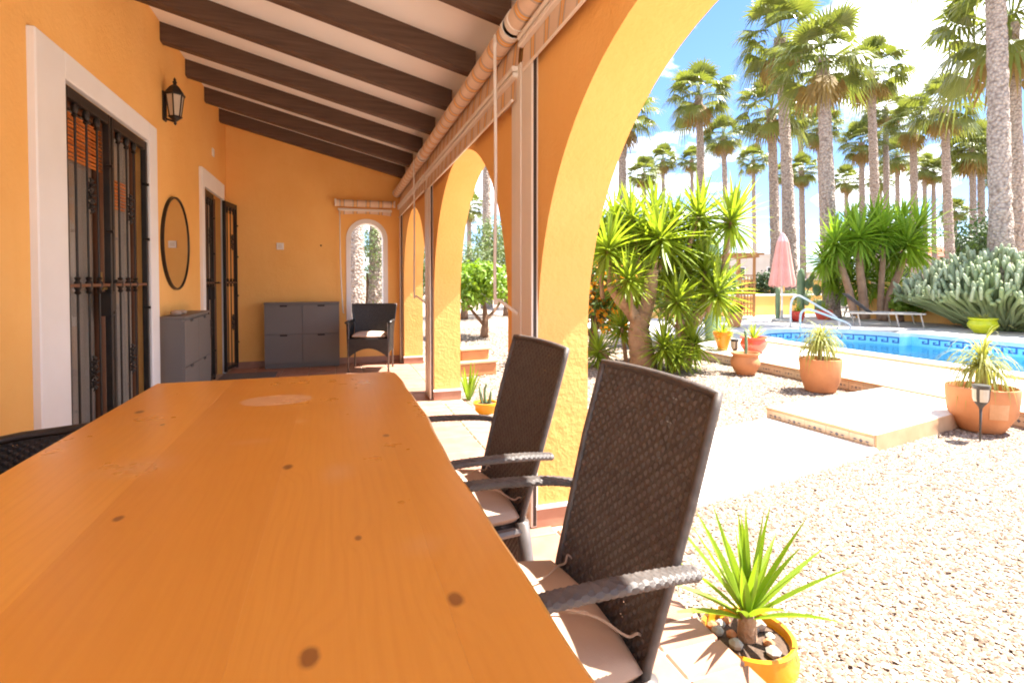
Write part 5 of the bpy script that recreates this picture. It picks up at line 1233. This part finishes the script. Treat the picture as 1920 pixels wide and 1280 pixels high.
def palm(label, xt, yt, xb, w, D=None, cs=1.0, skirt=True, dia=.44):
    D = D or dia * 1000 / w; top = atd(xt, yt, D); bot = atd(xb, 560, D); base = Vector((bot.x, bot.y, GZ))
    p = thing('fan_palm', label, 'palm tree', tuple(base), 0, 'fan palms in the grove')
    tv_ = top - base; H = tv_.z; n = 13; rings = max(20, int(H / .16)); V = []; rg = random.Random(int(xt * 7 + yt)); r0 = w * D / 2000
    for i in range(rings + 1):
        t_ = i / rings; c = Vector((tv_.x * t_ ** 1.15, tv_.y * t_ ** 1.15, H * t_)); rr = r0 * (1.03 - .30 * t_ + .35 * math.exp(-t_ * 12) + (.16 * max(0, (t_ - .9) / .1)))
        for k in range(n):
            a = 2 * math.pi * (k + .5 * (i % 2)) / n; q = rr * (1 + rg.uniform(-.085, .085)); V.append((c.x + q * math.cos(a), c.y + q * math.sin(a), c.z + rg.uniform(-.02, .02)))
    m = MB(); m.add(V, [(i * n + k, i * n + (k + 1) % n, (i + 1) * n + (k + 1) % n, (i + 1) * n + k) for i in range(rings) for k in range(n)]); m.build('trunk', 'palmbark', p)
    j = rg.randrange(5); rz = rg.uniform(0, 6); s = cs * rg.uniform(.88, 1.1)
    link('crown', CR[j][0], p, tv_ - Vector((0, 0, .05)), rz, s)
    if skirt: link('dry_skirt', CR[j][1], p, tv_ - Vector((0, 0, .18)), rz + 1, s)
    return p
PALMS = [
 ('slender palm crown peeping between the arbour palm and parasol palms', 1412, 300, 1416, 9, None, .85),
 ('palm in the back row right of the dense yucca peak', 1682, 292, 1684, 10, None, .9),
 ('palm in the back row left of the lone medium palm', 1750, 322, 1752, 9, None, .85),
 ('palm in the back row between the thick palm and the next trunk', 1586, 338, 1588, 9, None, .85),
 ('back row palm showing beside the arch behind the big yucca', 1243, 300, 1245, 9, None, .9),
 ('back row palm behind the twin trunks over the cactus', 1858, 262, 1860, 11, None, .95),
 ('back row palm whose crown overlaps the tall palm over the yucca middle', 1660, 205, 1664, 12, None, .9),
 ('back row palm behind the tall parasol palm crown', 1500, 215, 1506, 11, None, .9),
 ('tall fan palm whose trunk rises directly behind the pink parasol, right of two', 1462, 72, 1487, 23, None, 1.0),
 ('thick-trunked tall fan palm behind the left part of the dense yucca clump', 1542, 112, 1560, 27, None, 1.0),
 ('fan palm rising above the middle of the dense yucca clump', 1632, 135, 1646, 18, None, .95),
 ('fan palm left of the parasol, standing over the big yucca', 1310, 180, 1320, 17, None, 1.0),
 ('fan palm with trunk directly left of the pink parasol', 1446, 205, 1457, 20, None, .82),
 ('slender shorter fan palm just left of the timber arbour', 1356, 255, 1366, 12, None, .85),
 ('fan palm half hidden by the nearest orange arch', 1166, 215, 1169, 18, None, .95),
 ('low fan palm behind the big yucca, next to the arch', 1207, 325, 1209, 10, None, .85),
 ('low fan palm directly behind the trunk of the palm over the big yucca', 1297, 300, 1299, 9, None, .85),
 ('slender low fan palm between the parasol and the dense yucca', 1503, 320, 1506, 12, None, .8),
 ('slender fan palm between the two tallest palms over the dense yucca', 1615, 268, 1618, 12, None, .85),
 ('medium fan palm above the right side of the dense yucca clump', 1712, 230, 1716, 15, None, .95),
 ('medium fan palm standing alone left of the cactus thicket', 1770, 200, 1783, 17, None, 1.0),
 ('twin fan palm above the cactus thicket, left trunk', 1823, 278, 1826, 13, 32, .95),
 ('twin fan palm above the cactus thicket, right trunk', 1838, 285, 1843, 14, 33, .95),
 ('nearest massive fan palm cut by the top right of the frame', 1862, -190, 1880, 37, 12.5, 1.1),
 ('massive fan palm trunk at the right edge of the photo', 1896, 45, 1908, 30, 15.5, 1.35),
 ('low fan palm behind the palm over the right of the yucca clump', 1733, 315, 1736, 9, None, .85),
 ('fan palm crown tucked behind the thick-trunked tall palm', 1536, 240, 1548, 14, 31, .9),
 ('small distant fan palm between the yucca clump palms', 1650, 338, 1652, 8, None, .8),
 ('small distant fan palm behind the two parasol palms', 1468, 325, 1470, 8, None, .85),
 ('fan palm with tall straight trunk in the middle arch', 912, 120, 913, 18, None, 1.0),
 ('shorter fan palm left in the middle arch', 879, 385, 881, 11, None, .8),
 ('palm with shaggy trunk left in the small end window', 668, 150, 668, 30, 15, 1.0),
 ('palm with shaggy trunk right in the small end window', 705, 130, 705, 26, 16, 1.0),
 ('fan palm seen at the right edge of the middle arch, behind the crank', 962, 310, 962, 12, None, .9),
 ('fan palm far behind the medium palm left of the cactus', 1790, 395, 1792, 9, None, .75),
 ('distant fan palm at the far right behind the massive trunks', 1885, 330, 1887, 10, None, .9),
]
for a in PALMS: palm(*a)
